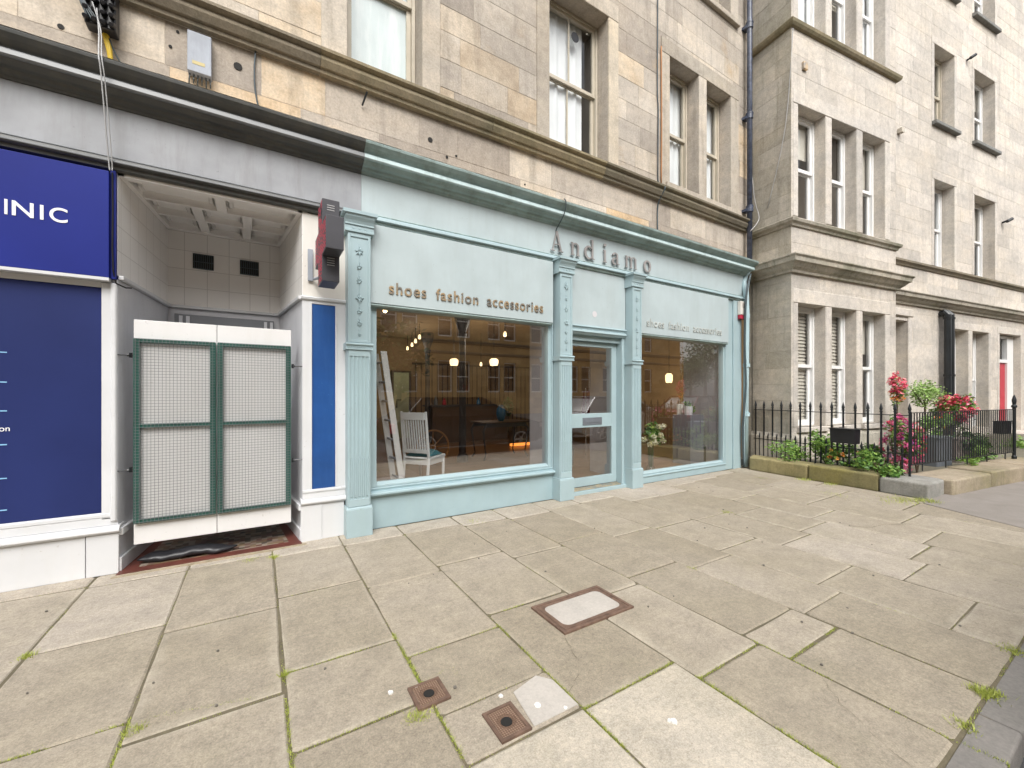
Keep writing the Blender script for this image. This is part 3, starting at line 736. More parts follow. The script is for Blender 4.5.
# string course, in lengths of differing wear
prof = [(YW-.002, 4.69), (4.56, 4.69), (4.555, 4.73), (4.53, 4.735), (4.50, 4.79), (4.50, 4.815), (4.515, 4.82), (4.515, 4.84), (4.47, 4.865), (4.47, 4.895), (4.52, 4.93), (YW-.002, 4.95)]
x = -8; rs = random.Random(2)
m = MB()
while x < 8.42:
    L = rs.uniform(1.2, 2.0); x1 = min(8.42, x+L)
    m.prism([(d+rs.uniform(-.002, .002), z) for d, z in prof], x+.002, x1-.002, tint=rs.random()); x = x1
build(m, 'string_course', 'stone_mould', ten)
m = MB()
for (a, b, c, d) in H1:
    lw = .21
    sides = [(a-lw, a), (b, b+lw)]
    if a == 6.02: sides = [(5.81, 6.02), (6.84, 6.955)]
    if a == 7.07: sides = [(6.957, 7.07), (7.85, 8.12)]
    if a == -.25: sides = [(-.46, -.25)]
    if a == .80: sides = [(.55, .80), (1.62, 1.84)]
    zb = 4.955 if c < 6 else 8.74
    for q in sides:
        m = MB(); m.cbox(q[0], q[1], YW-.022, YW+.0, zb, d-.001, .006, tint=rs.random()); build(m, 'jamb_stone', 'stone_trim', ten)
    m = MB(); m.cbox(sides[0][0], sides[-1][1], YW-.024, YW+.0, d+.001, d+.26, .006, tint=rs.random()); build(m, 'lintel', 'stone_trim', ten)
    if c > 6 or a > 5: m = MB(); m.cbox(a-.12, b+(.12 if a < 7 else .25), YW-.07, YW+.2, c-.10, c, .008, tint=.3); build(m, 'window_sill', 'stone_trim', ten)
def pick(a):
    return {'.8': 'frost'}.get(str(a), 'curtain')
for (a, b, c, d) in H1:
    two = a in (3.45, -3.4)
    fill = 'frost' if a == .80 else ('split' if two else 'curtain')
    if c > 8 and a in (3.45, .80): fill = 'curtain'
    sash(ten, W, a+.005, b-.005, c+.005, d-.005, YW+.22, 'sash_old', .065, bars=(.5,) if two else (), fill=fill, mid=.52 if two else .5, rng=rs)
# bits fixed to / missing from the wall
tag(build(MB().tube([(4.27, 4.80, 6.85), (4.27, 4.80, 6.85+.001)], .07, 12), 'x', 'black'), 'x', 'x') if False else None
m = MB(); m.tube([(4.12, 4.845, 6.88), (4.12, 4.855, 6.88)], .075, 16); build(m, 'ventilator', 'black_plastic', ten, bevel=.003)
m = MB()
for px, pz, r in ((-.16, 4.50, .035), (2.13, 4.70, .0), (1.72, 4.42, .03), (1.93, 4.28, .016), (2.05, 4.33, .014), (-1.32, 4.33, .02), (3.05, 4.25, .012), (-.65, 4.47, .013), (-.6, 4.62, .012)):
    if r: m.tube([(px, YW-.006, pz), (px, YW+.002, pz)], r, 10)
build(m, 'putlog_hole', 'dark', ten)

# ------------------------------------------------------------------ entablature across clinic and shop
shop = thing('blue_shopfront', 'pale blue shopfront with raised Andiamo lettering between two sandstone storeys', 'shopfront', (4.5, 4.5, 0))
clinic = thing('clinic_shopfront', 'white and charcoal clinic shopfront with navy window film beside the gated recess', 'shopfront', (-1.5, 4.5, 0))
XB = .92
top = [(YW-.01, 4.02), (4.29, 4.0), (4.275, 3.985), (4.28, 3.965), (4.31, 3.935), (4.355, 3.905), (4.365, 3.888), (YW-.01, 3.888)]
strip = [(YW-.01, 3.886), (4.345, 3.886), (4.335, 3.875), (4.33, 3.84), (4.34, 3.83), (YW-.01, 3.83)]
sof = [(YW-.01, 3.828), (4.36, 3.828), (4.40, 3.80), (4.44, 3.795), (4.455, 3.775), (4.48, 3.765), (4.49, 3.742), (YW-.01, 3.742)]
fri = [(YW-.01, 3.74), (4.50, 3.74), (4.50, 3.335), (YW-.01, 3.335)]
arch1 = [(YW-.01, 3.333), (4.46, 3.333), (4.455, 3.325), (4.46, 3.318), (YW-.01, 3.318)]
arch2 = [(YW-.01, 3.316), (4.455, 3.316), (4.45, 3.30), (4.43, 3.295), (4.425, 3.268), (4.44, 3.262), (YW-.01, 3.262)]
arch3 = [(YW-.01, 3.26), (4.455, 3.26), (4.46, 3.235), (4.48, 3.225), (YW-.01, 3.225)]
XE = 8.1
for th_, mats, x0, x1 in ((shop, ('blue_dirty', 'blue_strip', 'blue_dirty', 'blue_panel', 'blue_dirty', 'blue', 'blue_dirty'), XB+.001, XE), (clinic, ('charcoal', 'charcoal_light', 'charcoal', 'grey_frieze', 'charcoal_light', 'charcoal', 'charcoal'), -8, XB-.001)):
    for nm, pr, mt in zip(('cornice', 'cornice_strip', 'bed_mould', 'frieze', 'architrave_fillet', 'architrave', 'architrave_foot'), (top, strip, sof, fri, arch1, arch2, arch3), mats):
        m = MB()
        e1 = x1+(0 if th_ is clinic else {'cornice': .15, 'cornice_strip': .10, 'bed_mould': .04, 'frieze': 0, 'architrave_fillet': .0, 'architrave': .0, 'architrave_foot': -.02}[nm])
        m.prism(pr, x0, e1); build(m, nm, mt, th_)
m = MB(); m.prism([(4.421, 3.29), (4.418, 3.285), (4.418, 3.276), (4.421, 3.272)], -8, XB-.002); build(m, 'architrave_bead', 'charcoal_light', clinic)
# ragged lead flashing along cornice top
m = MB(); rf = random.Random(4)
x = -8
while x < XE+.1:
    L = rf.uniform(.15, .5); h = rf.uniform(.002, .012)
    m.prism([(YW-.012, 4.021+h*2), (4.33, 4.004+h), (4.287-rf.uniform(0, .006), 3.999+h*.3), (4.33, 4.001), (YW-.012, 4.0195)], x, x+L, tint=rf.random()); x += L
build(m, 'flashing', 'stone_pale', shop)

# Andiamo letters
def andiamo():
    Y = 4.498; zb = 3.387; h = .275; xh = .175
    def cols(): return 0
    def letter(fn):
        m = MB(); st = [0]
        def rb(pts, w):
            st[0] += 1; ribbon(m, pts, w, Y-.012-st[0]*.0006, .018)
        fn(rb); build(m, 'letter', 'bronze', shop)
        for k in range(1): pass
    thin, thick, se = .0065, .015, .006
    def A(rb):
        x0, x1 = 3.375, 3.585; xm = (x0+x1)/2
        rb([(x0+.03, zb), (xm-.004, zb+h)], thin); rb([(x1-.035, zb), (xm-.004, zb+h)], thick); rb([(x0+.055, zb+h*.34), (x1-.06, zb+h*.34)], thin*.8)
        rb([(x0, zb+.004), (x0+.07, zb+.004)], se); rb([(x1-.085, zb+.004), (x1, zb+.004)], se)
    letter(A)
    def n(rb, x0=3.725, x1=3.885):
        rb([(x0+.03, zb), (x0+.03, zb+xh)], thick); rb([(x1-.03, zb), (x1-.03, zb+xh*.7)], thick); rb(arc((x0+x1)/2+.002, zb+xh*.68, (x1-x0)/2-.032, xh*.28, 0, 165), [.016]*4+[.010]*11)
        for q in (x0+.03, x1-.03): rb([(q-.032, zb+.004), (q+.032, zb+.004)], se)
        rb([(x0-.002, zb+xh-.006), (x0+.03, zb+xh)], se)
    letter(n)
    def d(rb):
        x0, x1 = 3.985, 4.17
        rb([(x1-.04, zb), (x1-.04, zb+h)], thick); rb(arc(x0+.075, zb+xh*.5, .07, xh*.49, 40, 320, 20), [.007+.011*math.sin(math.pi*i/20) for i in range(21)])
        rb([(x1-.075, zb+h-.006), (x1-.04, zb+h)], se); rb([(x1-.05, zb+.004), (x1, zb+.006)], se); rb([(x0+.12, zb+xh*.82), (x1-.04, zb+xh*.9)], se); rb([(x0+.12, zb+xh*.16), (x1-.04, zb+xh*.10)], se)
    letter(d)
    def i(rb):
        xm = 4.375
        rb([(xm, zb), (xm, zb+xh)], thick); rb([(xm-.035, zb+.004), (xm+.035, zb+.004)], se); rb([(xm-.033, zb+xh-.006), (xm, zb+xh)], se); rb([(xm-.021, zb+h-.022), (xm+.021, zb+h-.022)], .019)
    letter(i)
    def a(rb):
        x0, x1 = 4.525, 4.675
        rb([(x1-.045, zb+.01), (x1-.045, zb+xh*.75)], thick); rb(arc(x0+.06, zb+xh*.74, .045, xh*.24, 0, 170), [.014]*5+[.008]*6+[.012]*4)
        rb(arc(x0+.055, zb+xh*.27, .048, xh*.25, 70, 300, 16), [.006+.010*math.sin(math.pi*q/16) for q in range(17)]); rb([(x1-.04, zb+.006), (x1, zb+.012)], se); rb([(x0+.07, zb+xh*.52), (x1-.05, zb+xh*.56)], se)
    letter(a)
    def mm(rb):
        x0 = 4.80; s_ = .098
        for q in range(3): rb([(x0+.03+q*s_, zb), (x0+.03+q*s_, zb+xh*(1 if q == 0 else .7))], thick*.95); rb([(x0+q*s_, zb+.004), (x0+.06+q*s_, zb+.004)], se)
        for q in range(2): rb(arc(x0+.03+(q+.5)*s_, zb+xh*.68, s_*.48, xh*.28, 0, 165), [.015]*4+[.009]*11)
        rb([(x0-.002, zb+xh-.006), (x0+.03, zb+xh)], se)
    letter(mm)
    def o(rb):
        rb(arc(5.30, zb+xh*.5, .066, xh*.49, 90, 450, 28), [.008+.011*abs(math.sin(math.pi*q/14)) for q in range(29)])
    letter(o)
andiamo()

# pilasters
def pilaster(parent, x0, x1, yf=4.35, flutes=True, mat='blue'):
    m = MB(); w = x1-x0; yb = 4.52
    m.box(x0+.008, x1-.008, yf+.012, yb, .302, 1.885)                      # core of lower shaft
    n = 5; fw = (w-.05)/n
    for k in range(n+1):                                                  # ribs left between flutes
        xx = x0+.018+k*fw; m.cbox(xx, xx+.014, yf, yf+.02, .35 if k in (0, n) else .36, 1.84, .004)
    m.box(x0+.018, x1-.018, yf+.0015, yf+.02, .304, .38).box(x0+.018, x1-.018, yf+.0015, yf+.02, 1.82, 1.884)
    for k in range(n):
        xx = x0+.018+k*fw+.014; m.cbox(xx+.003, xx+fw-.017, yf+.004, yf+.02, .40, .80, .004)   # filled lower flutes
    m.box(x0+.01, x1-.01, yf+.01, yb, 1.955, 3.06)
    m.box(x0+.01, x0+.035, yf, yf+.012, 1.957, 3.058).box(x1-.035, x1-.01, yf, yf+.012, 1.957, 3.058).box(x0+.035, x1-.035, yf, yf+.012, 3.02, 3.058).box(x0+.035, x1-.035, yf, yf+.012, 1.957, 1.985)
    p = build(m, 'pilaster', mat, parent, bevel=.003)
    m = MB(); m.box(x0-.008, x1+.008, yf-.018, yb, 0, .285); m.prism([(yb, .301), (yf-.004, .301), (yf-.016, .2865), (yb, .2865)], x0-.006, x1+.006)
    build(m, 'base_block', mat, p, bevel=.006)
    m = MB(); m.prism([(yb, 1.954), (yf-.012, 1.954), (yf-.022, 1.945), (yf-.022, 1.935), (yf-.006, 1.925), (yf-.004, 1.905), (yf-.012, 1.90), (yf-.012, 1.886), (yb, 1.886)], x0-.012, x1+.012)
    for k in range(12): m.box(x0+.004+k*(w/12), x0+.004+k*(w/12)+w/24, yf-.012, yf-.004, 1.906, 1.924)
    build(m, 'neck_band', mat, p)
    m = MB(); m.prism([(yb, 3.262), (yf-.065, 3.262), (yf-.065, 3.235), (yf-.055, 3.225), (yf-.05, 3.205), (yf-.03, 3.175), (yf-.02, 3.15), (yf-.02, 3.135), (yf-.008, 3.13), (yf-.008, 3.09), (yf-.016, 3.085), (yf-.016, 3.068), (yf, 3.061), (yb, 3.061)], x0-.02, x1+.02)
    m.box(x0-.045, x1+.045, yf-.07, yb, 3.232, 3.2645)
    for k in range(3): m.tube([(x0+w*(.25+.25*k), yf-.012, 3.11), (x0+w*(.25+.25*k), yf-.004, 3.11)], .014, 8)
    build(m, 'capital', mat, p)
    m = MB(); rr = random.Random(int(x0*100)); xc = (x0+x1)/2                 # cast leaf-and-drop ornament
    for zz, s_ in ((2.88, 1.25), (2.72, .8), (2.58, .95), (2.40, 1.2), (2.27, .8), (2.15, .95), (2.04, .5)):
        for q in range(7):
            a = q/7*6.28+.3; L = .030*s_
            L *= rr.uniform(.7, 1.2); m.tube([(xc, yf+.010, zz), (xc+L*.6*math.cos(a), yf+.001, zz+L*.7*math.sin(a)), (xc+L*1.15*math.cos(a), yf+.008, zz+L*1.4*math.sin(a))], [.004, .0065*s_, .002], 5)
        m.tube([(xc, yf+.009, zz+.07), (xc, yf+.004, zz+.05), (xc, yf+.008, zz)], [.002, .005, .003], 5)
    m.tube([(xc, yf+.009, 2.96), (xc, yf+.006, 2.02)], .003, 5)
    build(m, 'ornament', mat, p)
    return p
for x0, x1 in ((.753, .992), (3.432, 3.662), (4.817, 5.037)): pilaster(shop, x0, x1)
m = MB(); m.box(7.50, 7.99, 4.50, 4.62, 0, 3.224).box(7.72, 7.99, 4.47, 4.4995, 0, 3.2235); build(m, 'end_post', 'blue', shop, bevel=.006)
m = MB(); m.box(7.70, 8.0, 4.44, 4.62, 0, .02); 
# sign panels (roller blind boxes)
for x0, x1, z0, z1, y in ((1.0, 3.39, 2.365, 3.221, 4.44), (5.045, 7.50, 2.36, 3.221, 4.44)):
    m = MB(); m.box(x0, x1, y, 4.60, z0+.03, z1); build(m, 'sign_panel', 'blue_panel', shop, bevel=.004)
    m = MB(); m.prism([(4.6, z0+.028), (y+.012, z0+.028), (y+.004, z0+.012), (y+.014, z0), (4.6, z0)], x0, x1-.004); build(m, 'drip_rail', 'blue_dirty', shop)
m = MB(); m.box(3.664, 4.815, 4.485, 4.60, 2.42, 3.221); build(m, 'sign_panel', 'blue_panel', shop, bevel=.004)
m = MB(); m.tube([(4.18, 4.484, 2.60), (4.18, 4.482, 2.60)], .045, 20); build(m, 'old_sticker', simple('pinkish_sticker', (.60, .58, .60), .6, bumpv=0), shop)
m = MB(); m.prism([(4.75, 2.419), (4.46, 2.419), (4.455, 2.40), (4.475, 2.39), (4.48, 2.36), (4.46, 2.35), (4.455, 2.325), (4.47, 2.315), (4.49, 2.29), (4.75, 2.29)], 3.664, 4.815); build(m, 'transom', 'blue', shop)
M['brass_sky_sheen'] = simple('gilt_sky_sheen', (.52, .55, .53), .4, metallic=.1, bumpv=0, var=.08)  # pale colour paints in the sky reflected by the right-hand lettering
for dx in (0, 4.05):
    lm = 'brass_sky_sheen' if dx else 'brass'
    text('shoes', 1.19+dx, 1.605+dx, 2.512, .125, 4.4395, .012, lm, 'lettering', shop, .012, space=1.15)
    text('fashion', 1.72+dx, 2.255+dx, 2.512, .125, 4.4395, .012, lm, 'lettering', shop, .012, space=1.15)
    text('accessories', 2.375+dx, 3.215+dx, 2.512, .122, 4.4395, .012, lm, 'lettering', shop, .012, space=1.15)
# display windows
def display(x0, x1, z0, z1, nm='display_window'):
    y = 4.515; fw = .05
    m = MB(); m.box(x0, x0+fw, y, y+.09, z0, z1).box(x1-fw, x1, y, y+.09, z0, z1).box(x0+fw, x1-fw, y, y+.09, z1-fw, z1)
    m.prism([(y+.09, z0+fw), (y+.045, z0+fw), (y-.002, z0+.022), (y-.002, z0), (y+.09, z0)], x0+fw, x1-fw)
    w = build(m, nm, 'blue', shop, bevel=.004)
    m = MB(); m.quad((x0+fw-.01, y+.05, z0+.02), (x1-fw+.01, y+.05, z0+.02), (x1-fw+.01, y+.05, z1), (x0+fw-.01, y+.05, z1)); build(m, 'pane', 'shopglass', w, recalc=False)
display(1.03, 3.41, .44, 2.42); display(5.05, 7.50, .135, 2.42)
for q in ((.995, 1.03, 4.50, 4.60, .4, 2.39), (3.41, 3.43, 4.50, 4.6, .4, 2.39), (5.04, 5.05, 4.5, 4.6, 0, 2.39)): m = MB(); m.box(*q); build(m, 'window_side_post', 'blue', shop)
m = MB(); m.box(.994, 3.43, 4.505, 4.62, 0, .375); m.prism([(4.6, .439), (4.50, .439), (4.495, .43), (4.505, .405), (4.455, .40), (4.44, .388), (4.44, .37), (4.46, .36), (4.475, .345), (4.5, .34), (4.6, .34)], .994, 3.43)
build(m, 'stall_riser', 'blue_lower', shop, bevel=.003)
m = MB(); m.box(5.04, 7.50, 4.50, 4.62, 0, .09); m.prism([(4.6, .134), (4.495, .134), (4.485, .115), (4.50, .091), (4.6, .091)], 5.04, 7.50); build(m, 'stall_riser', 'blue_lower', shop, bevel=.003)
# door
m = MB(); m.box(3.664, 3.73, 4.52, 4.74, .05, 2.289).box(4.76, 4.815, 4.50, 4.74, .05, 2.289).box(3.73, 4.76, 4.55, 4.74, 2.21, 2.289); build(m, 'door_frame', 'blue', shop, bevel=.005)
m = MB(); y = 4.61; dx0, dx1 = 3.735, 4.755
m.box(dx0, dx0+.10, y, y+.045, .075, 2.205).box(dx1-.105, dx1, y, y+.045, .075, 2.205).box(dx0+.10, dx1-.105, y, y+.045, 2.14, 2.205).box(dx0+.10, dx1-.105, y, y+.045, .94, 1.145).box(dx0+.10, dx1-.105, y, y+.045, .075, .205)
door = build(m, 'door', 'blue', shop, bevel=.004)
m = MB(); m.quad((dx0+.09, y+.02, .2), (dx1-.1, y+.02, .2), (dx1-.1, y+.02, 2.15), (dx0+.09, y+.02, 2.15)); build(m, 'pane', 'shopglass', door, recalc=False)
m = MB(); m.box(4.06, 4.44, y-.008, y-.0005, .975, 1.085).box(4.10, 4.40, y-.014, y-.0085, 1.01, 1.05); build(m, 'letter_plate', 'planter', door, bevel=.002)
m = MB(); m.tube([(3.80, y-.01, 1.15), (3.80, y-.05, 1.15), (3.80, y-.05, 1.35), (3.80, y-.01, 1.35)], .008, 6); build(m, 'handle', 'chrome', door)
m = MB(); m.box(3.664, 4.815, 4.46, 4.74, .0, .05); build(m, 'threshold', 'blue', shop, bevel=.004)
m = MB(); m.prism([(4.608, .05+.001), (4.50, .051), (4.608, .072)], 3.74, 4.75); build(m, 'weather_bar', 'brass', shop)

# ------------------------------------------------------------------ clinic front
m = MB(); m.box(-8, -1.002, 4.44, 4.60, 2.375, 3.222); m2 = m
sb = thing('clinic_sign', 'royal blue clinic fascia sign with white capital lettering', 'sign', (-1.8, 4.45, 2.37))
m = MB(); m.box(-2.35, -1.0, 4.43, 4.55, 2.36, 3.20); build(m, 'sign_board', 'signblue', sb, bevel=.004)
m = MB(); m.box(-2.35, -1.0, 4.425, 4.555, 2.335, 2.358); build(m, 'bottom_trim', 'white', sb)
for ch_, a_, b_ in (('C', -1.84, -1.73), ('L', -1.70, -1.632), ('I', -1.549, -1.534), ('N', -1.513, -1.405), ('I', -1.373, -1.355), ('C', -1.325, -1.229)):
    text(ch_, a_, b_, 2.737, .106, 4.4295, .004, 'white_letter', 'lettering', sb, .012)
m = MB(); m.box(-8, -2.36, 4.5, 4.6, .5, 3.22); m.box(-8, -.965, 4.56, 4.62, 2.30, 3.222); build(m, 'backing_panel', 'white', clinic)
m = MB(); m.box(-.998, -.968, 4.46, 4.56, 2.36, 3.222); build(m, 'sign_end_strip', 'signblue', clinic)
m = MB(); m.tube([(-.985, 4.45, 3.2), (-.983, 4.452, 2.9), (-.985, 4.448, 2.6), (-.98, 4.45, 2.42), (-.97, 4.48, 2.33), (-.92, 4.53, 2.31), (-.905, 4.62, 2.33)], .006, 6)
tag(build(m, 'cable', 'black_plastic', org=(-.985, 4.45, 2.33)), 'black cable running down the right edge of the blue clinic sign', 'cable')
# window film and frame
m = MB(); m.box(-2.30, -1.06, 4.515, 4.53, .495, 2.29); f_ = build(m, 'window_film', 'navy', clinic)
for z in (1.748, 1.53, 1.319, 1.072, .825, .593): m = MB(); m.box(-1.75, -1.567, 4.5125, 4.5145, z-.004, z+.004); build(m, 'tick_mark', 'tick', f_)
text('consultation', -1.82, -1.553, 1.170, .040, 4.5145, .002, 'white_letter', 'lettering', f_, .0)
m = MB(); m.box(-1.06, -.985, 4.50, 4.62, .44, 2.33).box(-8, -1.06, 4.50, 4.62, 2.291, 2.334).cbox(-1.005, -.965, 4.475, 4.62, .42, 2.33, .01)
m.prism([(4.62, .494), (4.51, .494), (4.495, .485), (4.495, .46), (4.50, .455), (4.62, .455)], -8, -.975).box(-8, -.972, 4.50, 4.62, .39, .4545)
build(m, 'window_frame', 'white', clinic, bevel=.005)
m = MB(); m.prism([(4.62, .389), (4.475, .389), (4.455, .372), (4.45, .35), (4.465, .335), (4.485, .328), (4.62, .328)], -8, -.945); m.box(-8, -1.15, 4.49, 4.62, 0, .327).box(-1.145, -.955, 4.485, 4.62, 0, .3265)
build(m, 'stall_riser', 'white', clinic, bevel=.004)

# recess (splayed lobby)
LA, LB = (-.962, 4.50), (-.82, 5.68); RA, RB = (.367, 4.50), (.222, 5.68)
def wallseg(mb, A, B, z0, z1, th=.05, side=1):
    dx, dy = B[0]-A[0], B[1]-A[1]; L = math.hypot(dx, dy); nx, ny = -dy/L*th*side, dx/L*th*side
    mb.vprism([A, B, (B[0]+nx, B[1]+ny), (A[0]+nx, A[1]+ny)], z0, z1)
m = MB(); wallseg(m, LA, LB, 2.40, 3.24); wallseg(m, RA, RB, 2.40, 3.24, side=-1); wallseg(m, LB, RB, 2.40, 3.24)
rec = build(m, 'lobby_tiled_wall', 'tiles', clinic)
m = MB(); wallseg(m, LA, LB, 0, 2.365); wallseg(m, RA, RB, 0, 2.365, side=-1); wallseg(m, LB, RB, 0, 2.365)
build(m, 'lobby_wall', 'grey_wall', clinic)
def rail(z0, z1, p, name, mat):
    m = MB()
    ins = lambda q, dx, dy: (q[0]+dx, q[1]+dy)
    m.vprism([LA, LB, ins(LB, p, -p), ins(LA, p, 0)], z0, z1); m.vprism([RA, RB, ins(RB, -p, -p), ins(RA, -p, 0)], z0, z1)
    m.vprism([LB, RB, ins(RB, -p, -p), ins(LB, p, -p)], z0, z1); build(m, name, mat, clinic, bevel=.006)
rail(2.366, 2.399, .035, 'lobby_ledge', 'white'); rail(.30, .36, .03, 'lobby_dado', 'white'); rail(.0, .12, .022, 'skirting', 'white')
m = MB(); m.box(-.76, .16, 5.63, 5.675, .0, 2.30); build(m, 'lobby_door_panel', simple('dark_grey_door', (.20, .21, .23), .4), clinic, bevel=.004)
m = MB()
for q in (-.72, -.66, .06, .12): m.box(q, q+.03, 5.615, 5.629, .1, 2.28)
build(m, 'lobby_door_beading', 'grey_wall', clinic)
# coffered ceiling
m = MB(); m.vprism([(-1.0, 4.49), (-.84, 5.72), (.24, 5.72), (.40, 4.49)], 3.262, 3.30); m.vprism([(-.99, 4.60), (-.965, 4.60), (-.84, 5.70), (-.86, 5.70)], 3.24, 3.262)
for q, (y0, y1) in enumerate(((4.58, 4.93), (4.93, 5.28), (5.28, 5.66))):
    def xl(y): return -.962+(y-4.5)*.12+.0
    def xr(y): return .367-(y-4.5)*.123
    m.vprism([(xl(y0), y0-.022), (xr(y0), y0-.022), (xr(y0), y0+.022), (xl(y0), y0+.022)], 3.215, 3.2615)
    n = 2+(q == 2) if q != 1 else 3
    for k in range(n):
        a0 = xl(y0)+(xr(y0)-xl(y0))*k/n; a1 = xl(y0)+(xr(y0)-xl(y0))*(k+1)/n
        if k: m.box(a0-.04, a0+.04, y0+.023, y1-.023, 3.2155, 3.2612)
        for w_, z_ in ((.06, 3.232), (.095, 3.246)):
            c0, c1, e0, e1 = a0+w_, a1-w_, y0+w_*.8, y1-w_*.8
            ring(m, [(c0-.035, e0-.035), (c1+.035, e0-.035), (c1+.035, e1+.035), (c0-.035, e1+.035)], [(c0, e0), (c1, e0), (c1, e1), (c0, e1)], z_, 3.2613)
m.vprism([(-.98, 4.50), (-.925, 4.50), (-.79, 5.66), (-.84, 5.66)], 3.205, 3.2611); m.vprism([(.385, 4.50), (.33, 4.50), (.19, 5.66), (.24, 5.66)], 3.2055, 3.2611); m.vprism([(-.80, 5.62), (.2, 5.62), (.2, 5.68), (-.8, 5.68)], 3.204, 3.2609)
m.vprism([(-.965, 4.50), (.37, 4.50), (.37, 4.56), (-.965, 4.56)], 3.2035, 3.2607)
build(m, 'lobby_ceiling', paint('white_ceiling_paint', (.88, .86, .83), .5, .02), clinic)
for q in (-.607, -.177):
    m = MB(); m.box(q, q+.185, 5.668, 5.679, 2.82, 2.975)
    v = build(m, 'air_vent', 'dark', clinic)
    m = MB()
    for k in range(9): m.box(q+.012+k*.019, q+.018+k*.019, 5.662, 5.667, 2.825, 2.97)
    m.box(q, q+.185, 5.66, 5.6675, 2.815, 2.824).box(q, q+.185, 5.66, 5.6675, 2.971, 2.98).box(q, q+.185, 5.659, 5.6665, 2.89, 2.897); build(m, 'grille', 'cable_dark', v)
m = MB(); m.vprism([(-.96, 4.42), (.36, 4.42), (.24, 5.66), (-.84, 5.66)], -.02, .012); build(m, 'lobby_tile_border', 'redtile', clinic)
m = MB(); m.vprism([(-.84, 4.52), (.25, 4.52), (.16, 5.55), (-.74, 5.55)], .005, .016); build(m, 'lobby_mosaic', 'mosaic', clinic)
m = MB(); m.vprism([(-.98, 4.38), (.40, 4.38), (.39, 4.42), (-.97, 4.42)], -.03, .006); build(m, 'doorstep', 'stone_garden_pink', clinic)
# right pier
m = MB(); m.box(.368, .775, 4.50, 4.62, 2.40, 3.222).box(.368, .775, 4.505, 4.62, .41, 2.36); build(m, 'pier', 'cream', clinic, bevel=.008)
m = MB(); m.prism([(4.62, 2.399), (4.475, 2.399), (4.465, 2.388), (4.47, 2.37), (4.49, 2.361), (4.62, 2.361)], .355, .775); build(m, 'pier_ledge', 'white', clinic)
m = MB(); m.box(.368, .452, 4.49, 4.504, .50, 2.36).box(.667, .775, 4.49, 4.504, .50, 2.36).box(.452, .667, 4.49, 4.504, 2.332, 2.36).box(.437, .452, 4.482, 4.4895, .50, 2.345).box(.667, .682, 4.482, 4.4895, .50, 2.345)
m.prism([(4.504, .50), (4.478, .50), (4.475, .48), (4.485, .46), (4.485, .41), (4.504, .41)], .368, .775); build(m, 'pier_frame', 'white', clinic, bevel=.003)
m = MB(); m.box(.453, .666, 4.4975, 4.504, .501, 2.331); build(m, 'pier_panel', 'royal', clinic)
m = MB(); m.prism([(4.62, .409), (4.47, .409), (4.448, .395), (4.445, .375), (4.46, .358), (4.48, .35), (4.62, .35)], .352, .775); m.box(.358, .748, 4.478, 4.62, 0, .349).box(.352, .54, 4.470, 4.4775, 0, .3485)
build(m, 'pier_base', 'white', clinic, bevel=.006)

# security gates: two leaves
def gate(x0, x1, label):
    t = thing('security_gate', label, 'gate', ((x0+x1)/2, 4.55, .19), 0, 'pair of green mesh gates across the recess')
    m = MB(); m.box(x0, x1, 4.545, 4.565, .192, 2.06); build(m, 'backing_board', 'white_board', t, bevel=.003)
    m = MB(); z0, z1 = .37, 1.90; f = .042; zc = 1.16
    m.box(x0+.004, x0+.004+f, 4.505, 4.535, z0, z1).box(x1-.004-f, x1-.004, 4.505, 4.535, z0, z1)
    for z in (z0, zc, z1-.035): m.box(x0+.004+f, x1-.004-f, 4.507, 4.533, z, z+.035)
    build(m, 'gate_frame', 'green', t, bevel=.004)
    m = MB(); a, b = x0+.004, x1-.004; k = z0
    while k < z1: m.box(a+.004, b-.004, 4.499, 4.502, k+.01, k+.013); k += .0245
    k = a+.012
    while k < b-.005: m.box(k, k+.003, 4.5025, 4.5045, z0+.003, z1-.003); k += .0245
    build(m, 'wire_mesh', 'green_wire', t)
    return t
ga = gate(-.876, -.316, 'left leaf of the green mesh gates on white boards'); gb = gate(-.312, .274, 'right leaf of the green mesh gates on white boards')
for side, xx, t, zs in ((-1, -.876, ga, (1.76, .82)), (1, .274, gb, (1.71, .80))):
    for z in zs:
        m = MB(); m.tube([(xx, 4.52, z), (xx+side*.095, 4.50, z)], .006, 6); m.tube([(xx+side*.012, 4.52, z-.02), (xx+side*.012, 4.52, z+.02)], .012, 6).tube([(xx+side*.02, 4.5, z), (xx+side*.03, 4.5, z)], .013, 6)
        build(m, 'hinge_bolt', 'black', t)
m = MB()
rb_ = random.Random(9)
vs = []; n = 40; k = 10
for i in range(n+1):
    u = i/n; x = -.86+.70*u; cy = 4.58+.03*math.sin(u*5)
    for j in range(k):
        q = 2*math.pi*j/k; r = .048*(1+.22*math.sin(u*11+j*.7)+.07*math.sin(u*37+j*2))*min(1, 6*u+.2, 4*(1-u)+.15)
        vs.append((x, cy+1.7*r*math.cos(q), .05+r*math.sin(q)*.8))
m.add(vs, [(i*k+j, i*k+(j+1) % k, (i+1)*k+(j+1) % k, (i+1)*k+j) for i in range(n) for j in range(k)]+[tuple(range(k)), tuple(range(n*k, n*k+k))])
tag(build(m, 'rubbish_bag', 'black_plastic', org=(-.5, 4.6, .016), smooth=True), 'crumpled black bag lying on the mosaic floor under the gates', 'bag')

